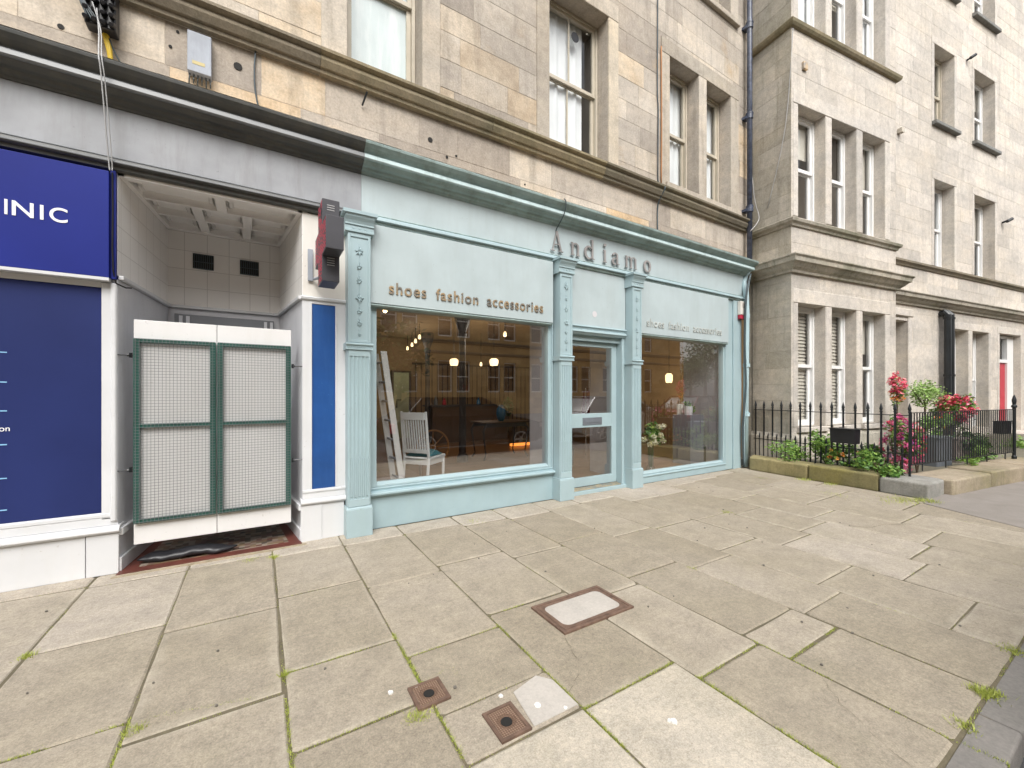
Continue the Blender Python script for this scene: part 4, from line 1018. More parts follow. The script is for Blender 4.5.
# LED cross sign
t = thing('pharmacy_cross', 'projecting black cross sign with red light face on cream pier', 'sign', (.53, 4.45, 2.45))
yc, zc, L, a = 3.95, 2.755, .35, .135
cr = [(-L, -a), (-a, -a), (-a, -L), (a, -L), (a, -a), (L, -a), (L, a), (a, a), (a, L), (-a, L), (-a, a), (-L, a)]
m = MB(); n = len(cr)
m.add([(.462, yc+p, zc+q) for p, q in cr]+[(.60, yc+p, zc+q) for p, q in cr], [(i, (i+1) % n, n+(i+1) % n, n+i) for i in range(n)]+[(0, 1, 10, 11), (1, 4, 7, 10), (1, 2, 3, 4), (4, 5, 6, 7), (10, 7, 8, 9), (n+0, n+1, n+10, n+11), (n+1, n+4, n+7, n+10), (n+1, n+2, n+3, n+4), (n+4, n+5, n+6, n+7), (n+10, n+7, n+8, n+9)])
build(m, 'housing', paint('dark_grey_plastic', (.055, .055, .065), .4, .1), t, bevel=.004)
m = MB()
g0 = 17
for i in range(-12, 13):
    for j in range(-12, 13):
        p, q = i*.0275, j*.0275
        if (abs(p) < L-.012 and abs(q) < a-.012) or (abs(q) < L-.012 and abs(p) < a-.012):
            m.box(.4614, .46195, yc+p-.0075, yc+p+.0075, zc+q-.006, zc+q+.006) if random.random() < .72 else None
build(m, 'light_face', 'led_dim', t)
m = MB()
for z in (3.05, 3.03, 3.01, 2.54, 2.56, 2.58, 2.60): m.box(.50, .56, yc-a-.003, yc-a-.0005, z, z+.006)
build(m, 'vent_slots', 'cable_white', t)
m = MB(); m.box(.40, .415, 4.20, 4.5, 2.50, 2.78) if False else m.box(.415, .46, 4.47, 4.499, 2.55, 2.86); m.tube([(.53, 4.28, 2.78), (.53, 4.49, 2.78)], .03, 8).tube([(.53, 4.12, 2.52), (.47, 4.47, 2.57)], .015, 6)
build(m, 'bracket', 'lead', t, bevel=.003)

# ------------------------------------------------------------------ wall fixtures
def addcab(pts, r, mat, label, name='cable'):
    P = []
    for i in range(len(pts)-1):
        for q in range(4):
            u = q/4; a = pts[max(i-1, 0)]; b = pts[i]; c = pts[i+1]; d = pts[min(i+2, len(pts)-1)]
            P.append(tuple(.5*((2*b[k])+(-a[k]+c[k])*u+(2*a[k]-5*b[k]+4*c[k]-d[k])*u*u+(-a[k]+3*b[k]-3*c[k]+d[k])*u**3) for k in range(3)))
    P.append(pts[-1]); m = MB(); m.tube(P, r, 6)
    return tag(build(m, name, mat, org=pts[-1], smooth=True), label, 'cable')
t = thing('cable_junction_box', 'black knobbly cable junction box on the sandstone above the clinic', 'junction box', (-1.07, 4.6, 4.35))
m = MB(); m.box(-1.16, -.975, 4.50, 4.61, 4.36, 5.1); build(m, 'housing', 'black_plastic', t, bevel=.01)
m = MB(); rj = random.Random(8)
for i in range(4):
    for j in range(9):
        x, z = -1.145+i*.05, 4.40+j*.075
        m.tube([(x, 4.50, z), (x, 4.455, z-.02)], [.026, .016], 8)
build(m, 'gland', 'black_plastic', t, bevel=.003)
m = MB()
for k in range(4): m.tube([(-1.155+.0*k, 4.49, 4.8), (-1.19-.008*k, 4.48, 4.62), (-1.17+.01*k, 4.47, 4.48), (-1.13+.02*k, 4.47, 4.38)], .006, 5)
build(m, 'cable_loop', 'cable_dark', t)
addcab([(-1.075, 4.45, 4.46), (-1.05, 4.40, 4.25), (-1.016, 4.25, 3.98), (-1.005, 4.26, 3.85), (-.997, 4.40, 3.3), (-.992, 4.415, 3.2)], .005, 'cable_white', 'grey cable hanging straight down over the charcoal cornice, left one')
addcab([(-1.10, 4.45, 4.50), (-1.04, 4.40, 4.27), (-1.0, 4.25, 3.98), (-.985, 4.27, 3.8), (-.978, 4.40, 3.3), (-.978, 4.415, 3.2)], .004, 'cable_white', 'grey cable hanging down over the charcoal cornice, right one of the pair')
m = MB(); m.tube([(-1.055, 4.58, 4.36), (-1.03, 4.57, 4.24), (-1.015, 4.575, 4.10)], [.022, .018, .014], 6); tag(build(m, 'yellow_sleeve', 'yellow', org=(-1.03, 4.58, 4.1)), 'short yellow taped sleeve below the black junction box', 'sleeve')
addcab([(-1.03, 4.57, 4.33), (-.98, 4.59, 4.2), (-.9, 4.6, 4.10), (-.86, 4.6, 4.06)], .006, 'cable_dark', 'dark cable curling to the right below the junction box')
t = thing('meter_box', 'tall narrow weathered grey metal box fixed on sandstone above the recess', 'electrical box', (-.44, 4.6, 4.27))
m = MB(); m.box(-.525, -.355, 4.535, 4.617, 4.27, 4.62); build(m, 'cover', 'lead', t, bevel=.004)
m = MB(); m.box(-.49, -.40, 4.533, 4.5345, 4.335, 4.365); build(m, 'label_patch', simple('faded_yellow_label', (.5, .42, .2), .6), t)
m = MB()
for k in range(6): m.tube([(-.51+.028*k, 4.58, 4.275), (-.515+.03*k, 4.575, 4.22), (-.52+.031*k, 4.60, 4.19+.01*(k % 2))], .005, 5)
build(m, 'wire_tail', 'cable_dark', t)
t = thing('alarm_box', 'small cream and red burglar alarm box at the right end of the shopfront', 'alarm', (7.93, 4.46, 2.87))
m = MB(); m.box(7.84, 8.02, 4.40, 4.468, 2.95, 3.21); build(m, 'cover', 'cream', t, bevel=.01)
m = MB(); m.box(7.845, 8.015, 4.402, 4.466, 2.87, 2.948); build(m, 'strobe_lens', 'red_plastic', t, bevel=.012)
m = MB(); m.box(7.90, 7.985, 4.397, 4.3995, 3.08, 3.17); build(m, 'badge', 'blind_dark', t)
# security spot and small loop under fascia on right window
m = MB(); m.box(7.30, 7.40, 4.60, 4.66, 2.20, 2.27); tag(build(m, 'sensor', 'white', org=(7.35, 4.63, 2.2), bevel=.01), 'small white sensor at the top right corner of the right display window', 'sensor')
# downpipes
t = thing('rainwater_pipe', 'dark blue cast iron rainwater pipe where the two tenements meet', 'drainpipe', (8.33, 4.45, 4.0))
m = MB(); m.tube([(8.33, 4.50, 12.4), (8.33, 4.50, 4.02)], .048, 12)
pp = build(m, 'pipe', 'pipe', t, smooth=True)
for z in (5.05, 6.9, 8.7, 10.5):
    m = MB(); m.tube([(8.33, 4.50, z), (8.33, 4.50, z+.10)], .064, 12).tube([(8.33, 4.50, z+.1), (8.33, 4.50, z+.12)], .07, 12); m.box(8.26, 8.40, 4.53, 4.62, z+.02, z+.07)
    build(m, 'socket_collar', 'pipe', t)
m = MB(); m.tube([(8.33, 4.50, 4.05), (8.33, 4.51, 3.9), (8.24, 4.53, 3.78), (8.12, 4.50, 3.62), (8.07, 4.43, 3.40), (8.06, 4.41, 3.0), (8.06, 4.42, 1.9), (8.07, 4.44, .02)], .05, 12)
build(m, 'lower_pipe', 'pipe_blue', t, smooth=True)
for z in (2.9, 1.95, 1.0): m = MB(); m.tube([(8.06, 4.415, z), (8.06, 4.415, z+.07)], .062, 12); build(m, 'lower_collar', 'pipe_blue', t)
m = MB(); m.tube([(8.33, 4.50, 4.0), (8.33, 4.51, 3.88)], .075, 12); build(m, 'lower_collar', 'pipe_blue', t)
for k, (dx, mt, lb) in enumerate(((-.10, 'cable_dark', 'dark cable bundled left of the pale blue drainpipe'), (-.075, 'pipe_blue', 'pale painted cable alongside the blue drainpipe'), (-.12, 'cable_dark', 'thin dark cable running down the end post of the shopfront'))):
    addcab([(8.14+dx*.3, 4.36, 3.75), (8.06+dx, 4.36, 3.3), (8.07+dx*1.1, 4.39, 2.4), (8.08+dx*.8, 4.39, 1.6), (8.06+dx*1.2, 4.41, .8), (8.08+dx, 4.42, .02)], .013 if k else .018, mt, lb)
addcab([(8.21, 4.42, 4.62), (8.42, 4.40, 4.82), (8.52, 4.42, 5.0), (8.50, 4.5, 5.4), (8.46, 4.55, 6.5), (8.5, 4.55, 9)], .008, 'cable_white', 'thin pale cable looping beside the dark rainwater pipe')
addcab([(5.72, 4.60, 9.5), (5.70, 4.60, 6.7), (5.72, 4.60, 6.2), (5.70, 4.59, 5.3), (5.73, 4.60, 4.97), (5.73, 4.47, 4.85), (5.71, 4.60, 4.6), (5.71, 4.60, 4.05)], .011, 'cable_dark', 'dark cable running down the sandstone left of the paired windows')
addcab([(5.79, 4.595, 7.3), (5.80, 4.595, 6.0), (5.79, 4.595, 4.99)], .012, simple('rusty_cable', (.40, .19, .08), .7), 'short rusty brown pipe beside the paired windows')
addcab([(-.02, 4.60, 4.69), (-.03, 4.60, 4.5), (-.02, 4.60, 4.3), (.03, 4.61, 4.04)], .008, 'cable_dark', 'thin cable on the stone between grey box and frosted window')
addcab([(3.43, 4.26, 4.01), (3.455, 4.25, 3.97), (3.47, 4.30, 3.84), (3.475, 4.47, 3.70), (3.475, 4.485, 3.67)], .007, 'cable_dark', 'short dark wire dropping onto the letter A of the shop name')
m = MB(); m.tube([(.95, 4.60, 4.53), (.98, 4.50, 4.63)], .010, 5); tag(build(m, 'wall_hook', 'black', org=(.95, 4.6, 4.53)), 'small iron peg sticking out of the sandstone above the cornice', 'hook')
# ------------------------------------------------------------------ right tenement
TH = R(8.6); P0 = (8.65, 4.6); FT = Fr(P0, TH)
rt = thing('bay_window_tenement', 'pale grey sandstone tenement with projecting three-light bay', 'building', (*P0, 0), 0)
bl = .77; BW = 3.54
rr = random.Random(31)
HM = [(7.15, 8.25, 4.93, 7.3), (9.42, 10.75, 4.93, 7.3), (7.15, 8.25, 8.85, 11.0), (9.42, 10.75, 8.85, 11.0), (7.15, 8.25, 12.6, 14.6), (9.42, 10.75, 12.6, 14.6),
      (4.95, 5.78, .35, 3.32), (8.03, 9.06, .42, 3.27), (9.30, 10.32, .42, 3.27), (11.05, 12.55, .25, 3.30), (13.6, 14.7, 4.93, 7.3), (13.6, 14.7, 8.85, 11.0), (17, 18.1, 4.93, 7.3), (17, 18.1, 8.85, 11), (14.0, 15.0, .6, 3.27), (17, 18, .6, 3.27)]
mb = ashlar(FT, .0, 30, 0, 15.5, 0, HM, rr, ch=(.36, .43), cw=(.7, 1.7), proud=.002, gap=.0014, mortar_tint=.45, warm=.05)
build(mb, 'main_wall', 'stone_pale', rt)
FB = Fr((P0[0]-FT.n[0]*bl, P0[1]-FT.n[1]*bl), TH)
bw = [(.19, 1.03), (1.225, 2.06), (2.27, 3.11)]
HB = [(a, b, .80, 3.16) for a, b in bw]+[(a, b, 4.79, 6.93) for a, b in bw]+[(a, b, 8.50, 10.9) for a, b in bw]
mb = ashlar(FB, 0, BW, 0, 13, 0, HB, rr, ch=(.36, .43), cw=(.7, 1.7), proud=.002, gap=.0014, mortar_tint=.45, warm=.05, reveal=.2)
build(mb, 'bay_front', 'stone_pale', rt)
# bay returns
FL = Fr(FB(0, 0, 0)[:2], TH+math.pi/2)   # s axis = outwards... build with explicit frame
class Ret:
    def __init__(s, s0): s.s0 = s0
    def __call__(s, a, d, z): return FT(s.s0+d, -bl+a, z)
mb = ashlar(Ret(0), 0, bl+.02, 0, 13, 0, [], rr, ch=(.30, .36), cw=(.5, .9), proud=.003, gap=.003, mortar_tint=.35, warm=.1)
build(mb, 'bay_left_return', 'stone_return', rt)
class Ret2(Ret):
    def __call__(s, a, d, z): return FT(s.s0-d, -bl+a, z)
mb = ashlar(Ret2(BW), 0, bl+.02, 0, 13, 0, [], rr, proud=.006); build(mb, 'bay_right_return', 'stone_pale', rt)
m = MB(FT); m.quad((0, -bl, 13), (BW, -bl, 13), (BW, 0, 13), (0, 0, 13)); m.quad((-.02, .1, 15.5), (30, .1, 15.5), (30, 9, 15.5), (-.02, 9, 15.5)); m.quad((0.0, 9, 0), (30, 9, 0), (30, 9, 15.5), (0.0, 9, 15.5)); m.quad((-.02, 0.02, 0), (-.02, 9, 0), (-.02, 9, 15.5), (-.02, 0.02, 15.5)).quad((30, 0.02, 0), (30, 9, 0), (30, 9, 15.5), (30, 0.02, 15.5))
build(m, 'outer_shell', 'stone_return', rt, recalc=False)
def band(profile, name, mat, front=True, mainw=True, main_z=0, s_end=30, parts=None):
    """moulding round the bay (with mitred returns) and on along the main wall. profile (p = projection, z)"""
    m = MB(FT); n = len(profile)
    if front:
        rings = []
        rings.append([FT(-p, .02, z) for p, z in profile]); rings.append([FT(-p, -bl-p, z) for p, z in profile])
        rings.append([FT(BW+p, -bl-p, z) for p, z in profile]); rings.append([FT(BW+p, .0, z) for p, z in profile])
        vs = [v for r_ in rings for v in r_]
        fs = [(k*n+i, k*n+(i+1) % n, (k+1)*n+(i+1) % n, (k+1)*n+i) for k in range(3) for i in range(n)]+[tuple(range(n)), tuple(range(3*n, 4*n))]
        m.add(vs, fs, world=True, tint=rr.random())
    if mainw:
        m.prism([(-p, z+main_z) for p, z in profile], BW, s_end, tint=rr.random())
    return build(m, name, mat, rt)
band([(-.01, 3.72), (.05, 3.72), (.06, 3.76), (.11, 3.80), (.16, 3.86), (.20, 3.88), (.21, 3.95), (.24, 3.98), (.24, 4.0), (-.01, 4.06)], 'lower_cornice', 'stone_moss', True, True, .02)
band([(-.01, 4.60), (.03, 4.60), (.04, 4.64), (.08, 4.67), (.09, 4.72), (.06, 4.745), (-.01, 4.77)], 'sill_course', 'stone_moss', True, False)
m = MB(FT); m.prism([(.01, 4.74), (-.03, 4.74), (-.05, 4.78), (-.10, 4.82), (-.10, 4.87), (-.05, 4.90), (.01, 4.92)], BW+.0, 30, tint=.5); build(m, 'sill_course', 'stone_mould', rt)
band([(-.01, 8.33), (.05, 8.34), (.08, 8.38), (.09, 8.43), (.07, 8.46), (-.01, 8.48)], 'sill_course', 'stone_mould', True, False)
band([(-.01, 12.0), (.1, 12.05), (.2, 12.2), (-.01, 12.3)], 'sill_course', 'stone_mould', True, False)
# base course
band([(-.01, 0), (.05, 0), (.05, .60), (.02, .66), (-.01, .68)], 'base_course', 'stone_return', True, False)
for a, b in bw: m = MB(FB); m.cbox(a-.03, b+.03, -.07, .10, .70, .80, .01, tint=.5); build(m, 'bay_sill', 'stone_pale_trim', rt)
m = MB(FB)
for z0, z1 in ((.80, 3.16), (4.79, 6.93), (8.5, 10.9)):
    for q0, q1 in ((.035, .19), (1.03, 1.225), (2.06, 2.27), (3.11, 3.29)): m = MB(FB); m.cbox(q0, q1, -.012, .0, z0-.0, z1-.001, .012, tint=rr.random()); build(m, 'bay_mullion', 'stone_pale_trim', rt)
    m = MB(FB); m.cbox(.035, 3.29, -.014, .0, z1+.001, z1+.27, .01, tint=rr.random()); build(m, 'bay_lintel', 'stone_pale_trim', rt)
for a, b, c, d in HM:
    m = MB(FT); m.cbox(a-.13, a, -.010, 0, c, d, .006, tint=rr.random()); m.cbox(b, b+.13, -.010, 0, c, d, .006, tint=rr.random()); m.cbox(a-.13, b+.13, -.012, 0, d+.001, d+.2, .006, tint=rr.random())
    build(m, 'window_surround', 'stone_pale_trim', rt)
    if c > 5: m = MB(FT); m.cbox(a-.12, b+.12, -.11, .1, c-.10, c-.005, .01, tint=.1); build(m, 'window_sill', 'slate_sill', rt)
# door surround at s 5
m = MB(FT); m.cbox(4.78, 4.95, -.05, 0, .3, 3.42, .02).cbox(5.78, 5.94, -.05, 0, .3, 3.42, .02).cbox(4.74, 5.98, -.07, 0, 3.42, 3.62, .02); build(m, 'door_surround', 'stone_pale_trim', rt, bevel=.006)
m = MB(FT); m.box(4.96, 5.77, .3, .36, .36, 3.31); build(m, 'recessed_door_panel', 'stone_return', rt)
rq = random.Random(6)
for i, (a, b, c, d) in enumerate(HB):
    sash(rt, FB, a+.004, b-.004, c+.004, d-.004, .20, 'white_upvc', .085, fill='slats' if i == 0 or i == 1 else ('half' if i in (2, 3, 5, 7) else 'curtain' if i in (6, 8) else 'none'), rng=rq)
for i, (a, b, c, d) in enumerate(HM):
    if a in (4.95, 11.05): continue
    sash(rt, FT, a+.004, b-.004, c+.004, d-.004, .26, 'white_upvc' if c < 8 else 'sash_old' if a < 8 else 'white_upvc', .085, fill='half' if c < 3 else ('curtain' if i % 2 == 0 else 'half'), rng=rq)
# far doorway with red door
m = MB(FT); m.box(11.06, 11.18, .15, .27, .25, 3.28).box(12.1, 12.54, .15, .27, .25, 3.28).box(11.18, 12.1, .15, .27, 2.42, 2.52).box(11.18, 12.1, .15, .27, 3.2, 3.28); f_ = build(m, 'door_frame', 'white_upvc', rt, bevel=.005)
m = MB(FT); m.box(11.185, 12.095, .20, .25, .26, 2.415); dr = build(m, 'front_door', 'red', rt, bevel=.005)
m = MB(FT)
for q in (11.26, 11.72): m.box(q, q+.3, .19, .1995, .45, 1.1).box(q, q+.3, .19, .1995, 1.3, 2.25)
build(m, 'raised_panel', 'red', dr, bevel=.01)
m = MB(FT); m.quad((11.18, .22, 2.52), (12.1, .22, 2.52), (12.1, .22, 3.2), (11.18, .22, 3.2)); build(m, 'fanlight_pane', 'glass', f_, recalc=False)
m = MB(FT); m.box(11.0, 12.6, .3, 1.5, 0.2, 3.3); build(m, 'hall', 'dark', f_)
m = MB(FT); m.cbox(10.8, 12.8, -1.0, 0, 0, .24, .01); build(m, 'doorstep', 'stone_pale_trim', rt)
# black soil pipes
t = thing('soil_pipe', 'pair of black iron drainpipes with curved heads on the pale tenement', 'drainpipe', FT(7.5, -.12, 0))
for q in (7.43, 7.60):
    m = MB(FT); m.tube([(q, -.02, 3.62), (q-.03, -.12, 3.66), (q, -.17, 3.58), (q, -.17, 3.4), (q, -.17, .1)], .075, 10); m.tube([(q, -.17, 3.46), (q, -.17, 3.52)], .09, 10).tube([(q, -.17, 1.9), (q, -.17, 1.96)], .09, 10); build(m, 'pipe', 'black', t, smooth=False)
# small fixtures on the pale tenement
m = MB(FB); m.box(.30, .42, -.05, -.002, 7.62, 7.76); tag(build(m, 'wall_plate', 'brass', org=FB(.36, -.03, 7.62), bevel=.006), 'small brass coloured plate high on the bay front', 'plate')
m = MB(FT); m.tube([(8.95, -.01, 11.1), (8.97, -.12, 11.12)], .025, 6).tube([(8.93, -.1, 11.1), (9.04, -.16, 11.18)], .045, 6); tag(build(m, 'security_camera', 'black', org=FT(8.95, 0, 11.1)), 'small dark camera bracket between the upper windows of the pale tenement', 'camera')
m = MB(FT); m.tube([(11.2, -.01, 6.75), (11.22, -.14, 6.78)], .03, 6).tube([(11.18, -.12, 6.75), (11.32, -.18, 6.83)], .05, 6); tag(build(m, 'security_camera', 'black', org=FT(11.4, 0, 6.5)), 'small dark camera right of the first floor windows', 'camera')
m = MB(FT); m.box(5.32, 5.44, -.11, -.004, 8.08, 8.20); tag(build(m, 'outdoor_light', 'stone_return', org=FT(5.38, -.1, 8.1), bevel=.01), 'small grey box light where the bay meets the main wall', 'light')
addcab([FB(.02, -.02, 8.3)[:3], FB(-.02, .1, 6.5), FB(-.02, .45, 5.1)], .007, 'cable_white', 'thin pale cable slanting across the left side of the bay')

# ------------------------------------------------------------------ garden wall, railings
gw = thing('garden_wall', 'low mossy sandstone kerb wall round the front garden', 'wall', (7.8, 1.9, 0))
def stonepoly(poly, z1, tint, mat, name='coping_stone', bev=.03, lab=None):
    m = MB(); m.tint = tint; m.vprism(poly, -.02, z1); o = build(m, name, mat, gw, bevel=bev)
    o.modifiers[0].segments = 3
    if lab: o['label'] = lab
    return o
stonepoly([(7.965, 4.31), (8.35, 4.45), (8.30, 3.35), (7.885, 3.30)], .235, .6, 'stone_garden', lab='yellow mossy stone')
stonepoly([(7.88, 3.29), (8.30, 3.34), (8.24, 2.42), (7.80, 2.34)], .24, .3, 'stone_garden')
stonepoly([(7.795, 2.33), (8.35, 2.41), (8.60, 1.97), (8.36, 1.77), (7.735, 1.79)], .212, .7, 'stone_garden_grey', lab='grey corner stone with pale worn top')
def fw(s, d): return Fr((7.73, 1.80), TH)(s, d, 0)[:2]
stonepoly([fw(.64, -.02), fw(.66, .50), fw(1.9, .52), fw(1.88, 0)], .215, .6, 'stone_garden_pink')
stonepoly([fw(1.89, 0), fw(1.91, .52), fw(3.2, .52), fw(3.22, 0)], .24, .4, 'stone_garden_pink')
stonepoly([fw(3.23, 0), fw(3.21, .52), fw(4.35, .52), fw(4.45, .0)], .255, .5, 'stone_garden_pink')
# garden ground
m = MB(); m.vprism([(8.30, 4.5), (8.62, 4.58), FT(30, 0, 0)[:2], FT(30, -2.2, 0)[:2], (8.3, 2.2), (8.2, 2.4)], -.05, .19); struct('garden_soil', m, 'soil')
RA0 = (8.60, 4.55)
FS = Fr(RA0, TH+math.pi/2)      # u points towards the street (-n of tenement)
def finial(m, fr, s, d, z, r=.009):
    c = fr(s, d, 0)
    prof = [(r, z-.135), (r*1.7, z-.13), (r*1.7, z-.118), (r*1.05, z-.112), (r*1.75, z-.085), (r*1.5, z-.06), (r*.8, z-.02), (.001, z+.012)]
    mm = MB(); mm.lathe((c[0], c[1]), prof, 6); m.add(mm.v, mm.f, world=True)
rl = thing('side_railing', 'black iron railing with tall spear tops and short dog bars on the mossy side wall', 'railing', (8.4, 3.3, .23))
LS = 2.47
for k in range(15):
    s = .03+k*(LS-.03)/14; m = MB(FS); m.tube([(s, 0, .19), (s, 0, 1.17)], .0155, 6); finial(m, FS, s, 0, 1.29, .013); b_ = build(m, 'spear_bar', 'black', rl)
for k in range(14):
    s = .03+(k+.5)*(LS-.03)/14; m = MB(FS); m.tube([(s, 0, .20), (s, 0, .56)], .0145, 5); finial(m, FS, s, 0, .66, .011); build(m, 'dog_bar', 'black', rl)
for z in (1.115, .535):
    m = MB(FS); m.box(0, LS+.01, -.016, .016, z-.006, z+.006); build(m, 'rail', 'black', rl)
CR = FS(LS, 0, 0)[:2]; FF = Fr(CR, TH)
fr_ = thing('front_railing', 'low railing of thin upright bars along the street side of the garden', 'railing', (CR[0]+1.5, CR[1]-.2, .28))
m = MB(FF); m.box(.02, 3.46, -.015, .015, 1.15, 1.16).box(.02, 3.46, -.012, .012, .375, .385); build(m, 'rail', 'black', fr_)
nb = 44
for k in range(nb):
    s = .05+k*3.40/nb; m = MB(FF); m.tube([(s, 0, .27 if k % 9 == 4 else .37), (s, 0, 1.16)], .0085, 5); build(m, 'bar', 'black', fr_)
def gpost(s, label):
    m = MB(FF); c = FF(s, 0, 0); mm = MB(); mm.lathe((c[0], c[1]), [(.035, .2), (.035, .3), (.024, .32), (.024, 1.18), (.038, 1.19), (.038, 1.22), (.022, 1.24), (.030, 1.29), (.030, 1.33), (.018, 1.38), (.004, 1.42)], 10)
    return tag(build(mm, 'gate_post', 'black', org=(c[0], c[1], .2), smooth=False), label, 'post')
gpost(3.50, 'black iron gate post with pointed top at the garden entrance')
gr = thing('far_railing', 'thin barred railing beyond the black gate post', 'railing', FF(5.5, 0, .2))
m = MB(FF); m.box(4.6, 8.3, -.015, .015, 1.15, 1.16).box(4.6, 8.3, -.012, .012, .375, .385)
build(m, 'rail', 'black', gr)
for k in range(31):
    s = 4.62+k*.12; m = MB(FF); m.tube([(s, 0, .27), (s, 0, 1.16)], .0065, 5); build(m, 'bar', 'black', gr)
m = MB(FF); m.vprism([(4.55, -.4), (8.35, -.4), (8.35, .12), (4.55, .12)], 0, .28); tag(build(m, 'far_garden_wall', 'stone_garden_pink', org=FF(6.5, 0, 0), bevel=.02), 'low stone kerb wall beyond the garden entrance', 'wall')
# black boxes hung on the railings
def bbox(fr, s0, s1, d0, d1, z0, z1, label):
    t = thing('railing_planter', label, 'planter box', fr((s0+s1)/2, (d0+d1)/2, z0), 0, 'black boxes on the railings')
    m = MB(fr); m.add([(s0+.006, d0+.006, z0), (s1-.006, d0+.006, z0), (s1-.006, d1-.006, z0), (s0+.006, d1-.006, z0), (s0, d0, z1), (s1, d0, z1), (s1, d1, z1), (s0, d1, z1)], [(0, 1, 2, 3), (0, 1, 5, 4), (1, 2, 6, 5), (2, 3, 7, 6), (3, 0, 4, 7), (4, 5, 6, 7)])
    build(m, 'box', 'black_plastic', t, bevel=.006)
    m = MB(fr); m.box(s0-.008, s1+.008, d0-.008, d1+.008, z1+.001, z1+.018); build(m, 'rim', 'black_plastic', t)
    m = MB(fr); m.box(s0+.05, s0+.07, min(0, d1), max(0, d0), z1+.0185, z1+.025).box(s1-.07, s1-.05, min(0, d1), max(0, d0), z1+.0185, z1+.025); build(m, 'hook', 'black', t)
bbox(FS, 1.58, 1.94, -.34, -.18, .64, .86, 'black box behind the spear-topped side railing, in front of the bay')
bbox(FF, 3.30, 3.62, .06, .20, .70, .92, 'black box beside the pointed gate post')

# plants
rp = random.Random(77)
def bush(name, label, c, rad, n, size, lmat, flowers=(), stem=True, cat='shrub', group=None, clump=10, tintr=(0, 1), zg=.19):
    t = thing(name, label, cat, (c[0], c[1], zg), 0, group)
    m = MB(); leaves(m, c, rad, n, size, rp, shell=.1, clump=clump, zmin=zg+.01, tint=tintr); build(m, 'foliage', lmat, t, recalc=False)
    if stem:
        m = MB()
        for _ in range(7):
            a = rp.uniform(0, 6.28); m.tube([(c[0], c[1], zg), (c[0]+rad[0]*.3*math.cos(a), c[1]+rad[1]*.3*math.sin(a), (zg+c[2])/2), (c[0]+rad[0]*.6*math.cos(a), c[1]+rad[1]*.6*math.sin(a), c[2]+rad[2]*.3)], [.012, .008, .004], 5)
        build(m, 'stem', 'bark', t)
    for (fm, nf, fs, fc, frad) in flowers:
        m = MB()
        for q_ in range(nf):
            if q_: build(m, 'flower', fm, t, recalc=False) if m.v else None; m = MB()
            v = Vector((rp.gauss(0, 1), rp.gauss(0, 1), rp.gauss(0, 1))).normalized()*rp.uniform(.75, 1.05)
            p = (fc[0]+v.x*frad[0], fc[1]+v.y*frad[1], fc[2]+v.z*frad[2])
            if p[2] < zg+.02: continue
            tt = rp.random()
            leaves(m, p, (fs, fs, fs), 16, fs*.55, rp, shell=.1, tint=(max(0, tt-.3), min(1, tt+.3)))
        if m.v: build(m, 'flower', fm, t, recalc=False)
    return t
def at(px, k, z):
    tt = (px-512)/412.; return (k*(.52473+tt*.85127), k*(.85127-tt*.52473), z)
def P3(px, py, k): return at(px, k, 1.45-(py-393)/412.*k)
c = P3(899, 444, 6.45); bush('fuchsia_bush', 'bush covered in pink and magenta blooms at the railing corner', c, (.20, .20, .46), 1100, .032, 'leaf', [('petal_pink', 60, .045, c, (.22, .22, .50)), ('petal_purple', 9, .035, c, (.2, .2, .42)), ('petal_red', 18, .04, c, (.2, .2, .46))])
c = P3(917, 442, 6.5); bush('fuchsia_bush', 'small red flowered bush just right of the railing corner', c, (.10, .10, .30), 160, .03, 'leaf', [('petal_red', 22, .04, c, (.10, .10, .33)), ('petal_pink', 8, .04, c, (.1, .1, .3))])
c = P3(897, 389, 6.9); t = bush('standard_fuchsia', 'tall red and orange flower head on a dark stem before the far wall', c, (.10, .10, .28), 200, .03, 'leaf', [('petal_red', 24, .05, (c[0], c[1], c[2]+.09), (.09, .09, .20)), ('petal_orange', 10, .045, (c[0], c[1], c[2]-.08), (.09, .09, .10))], stem=False)
m = MB(); m.tube([(c[0], c[1], .19), (c[0]+.01, c[1], .8), (c[0], c[1], c[2])], [.018, .014, .010], 6); build(m, 'stem', 'bark', t)
c = P3(858, 462, 6.9); bush('hedge_plant', 'bright green leafy plant behind the side railing near the corner', c, (.42, .42, .28), 1800, .035, 'leaf', [('petal_orange', 5, .03, c, (.3, .3, .2))])
c = P3(826, 448, 7.3); bush('hedge_plant', 'bright green rounded bush left of the black box', c, (.28, .28, .34), 1500, .03, 'leaf', tintr=(.4, 1))
c = P3(880, 466, 6.3); bush('hedge_plant', 'dark green low bush under the pink blooms', c, (.30, .30, .24), 1300, .035, 'leaf')
c = P3(793, 452, 7.6); bush('ground_plant', 'low straggly green plants below the left side of the bay', c, (.45, .40, .2), 900, .028, 'leaf', tintr=(.3, 1), stem=False)
c = P3(835, 455, 6.9); bush('marigold', 'small orange flowers low behind the side railing', c, (.12, .15, .08), 90, .03, 'leaf', [('petal_orange', 7, .035, c, (.12, .12, .08))], stem=False)
c = P3(925, 394, 8.2); t = bush('feathery_tree', 'small feathery lime green tree above the planters', c, (.36, .3, .26), 1500, .026, 'leaf_lime', cat='tree', clump=22, stem=False)
m = MB(); m.tube([(c[0]+.02, c[1], .19), (c[0], c[1], .9), (c[0], c[1], c[2])], [.03, .022, .010], 6)
for _ in range(10):
    a = rp.uniform(0, 6.28); m.tube([(c[0], c[1], c[2]-.28), (c[0]+.25*math.cos(a), c[1]+.2*math.sin(a), c[2]+.1)], [.008, .003], 4)
build(m, 'trunk', 'bark', t)
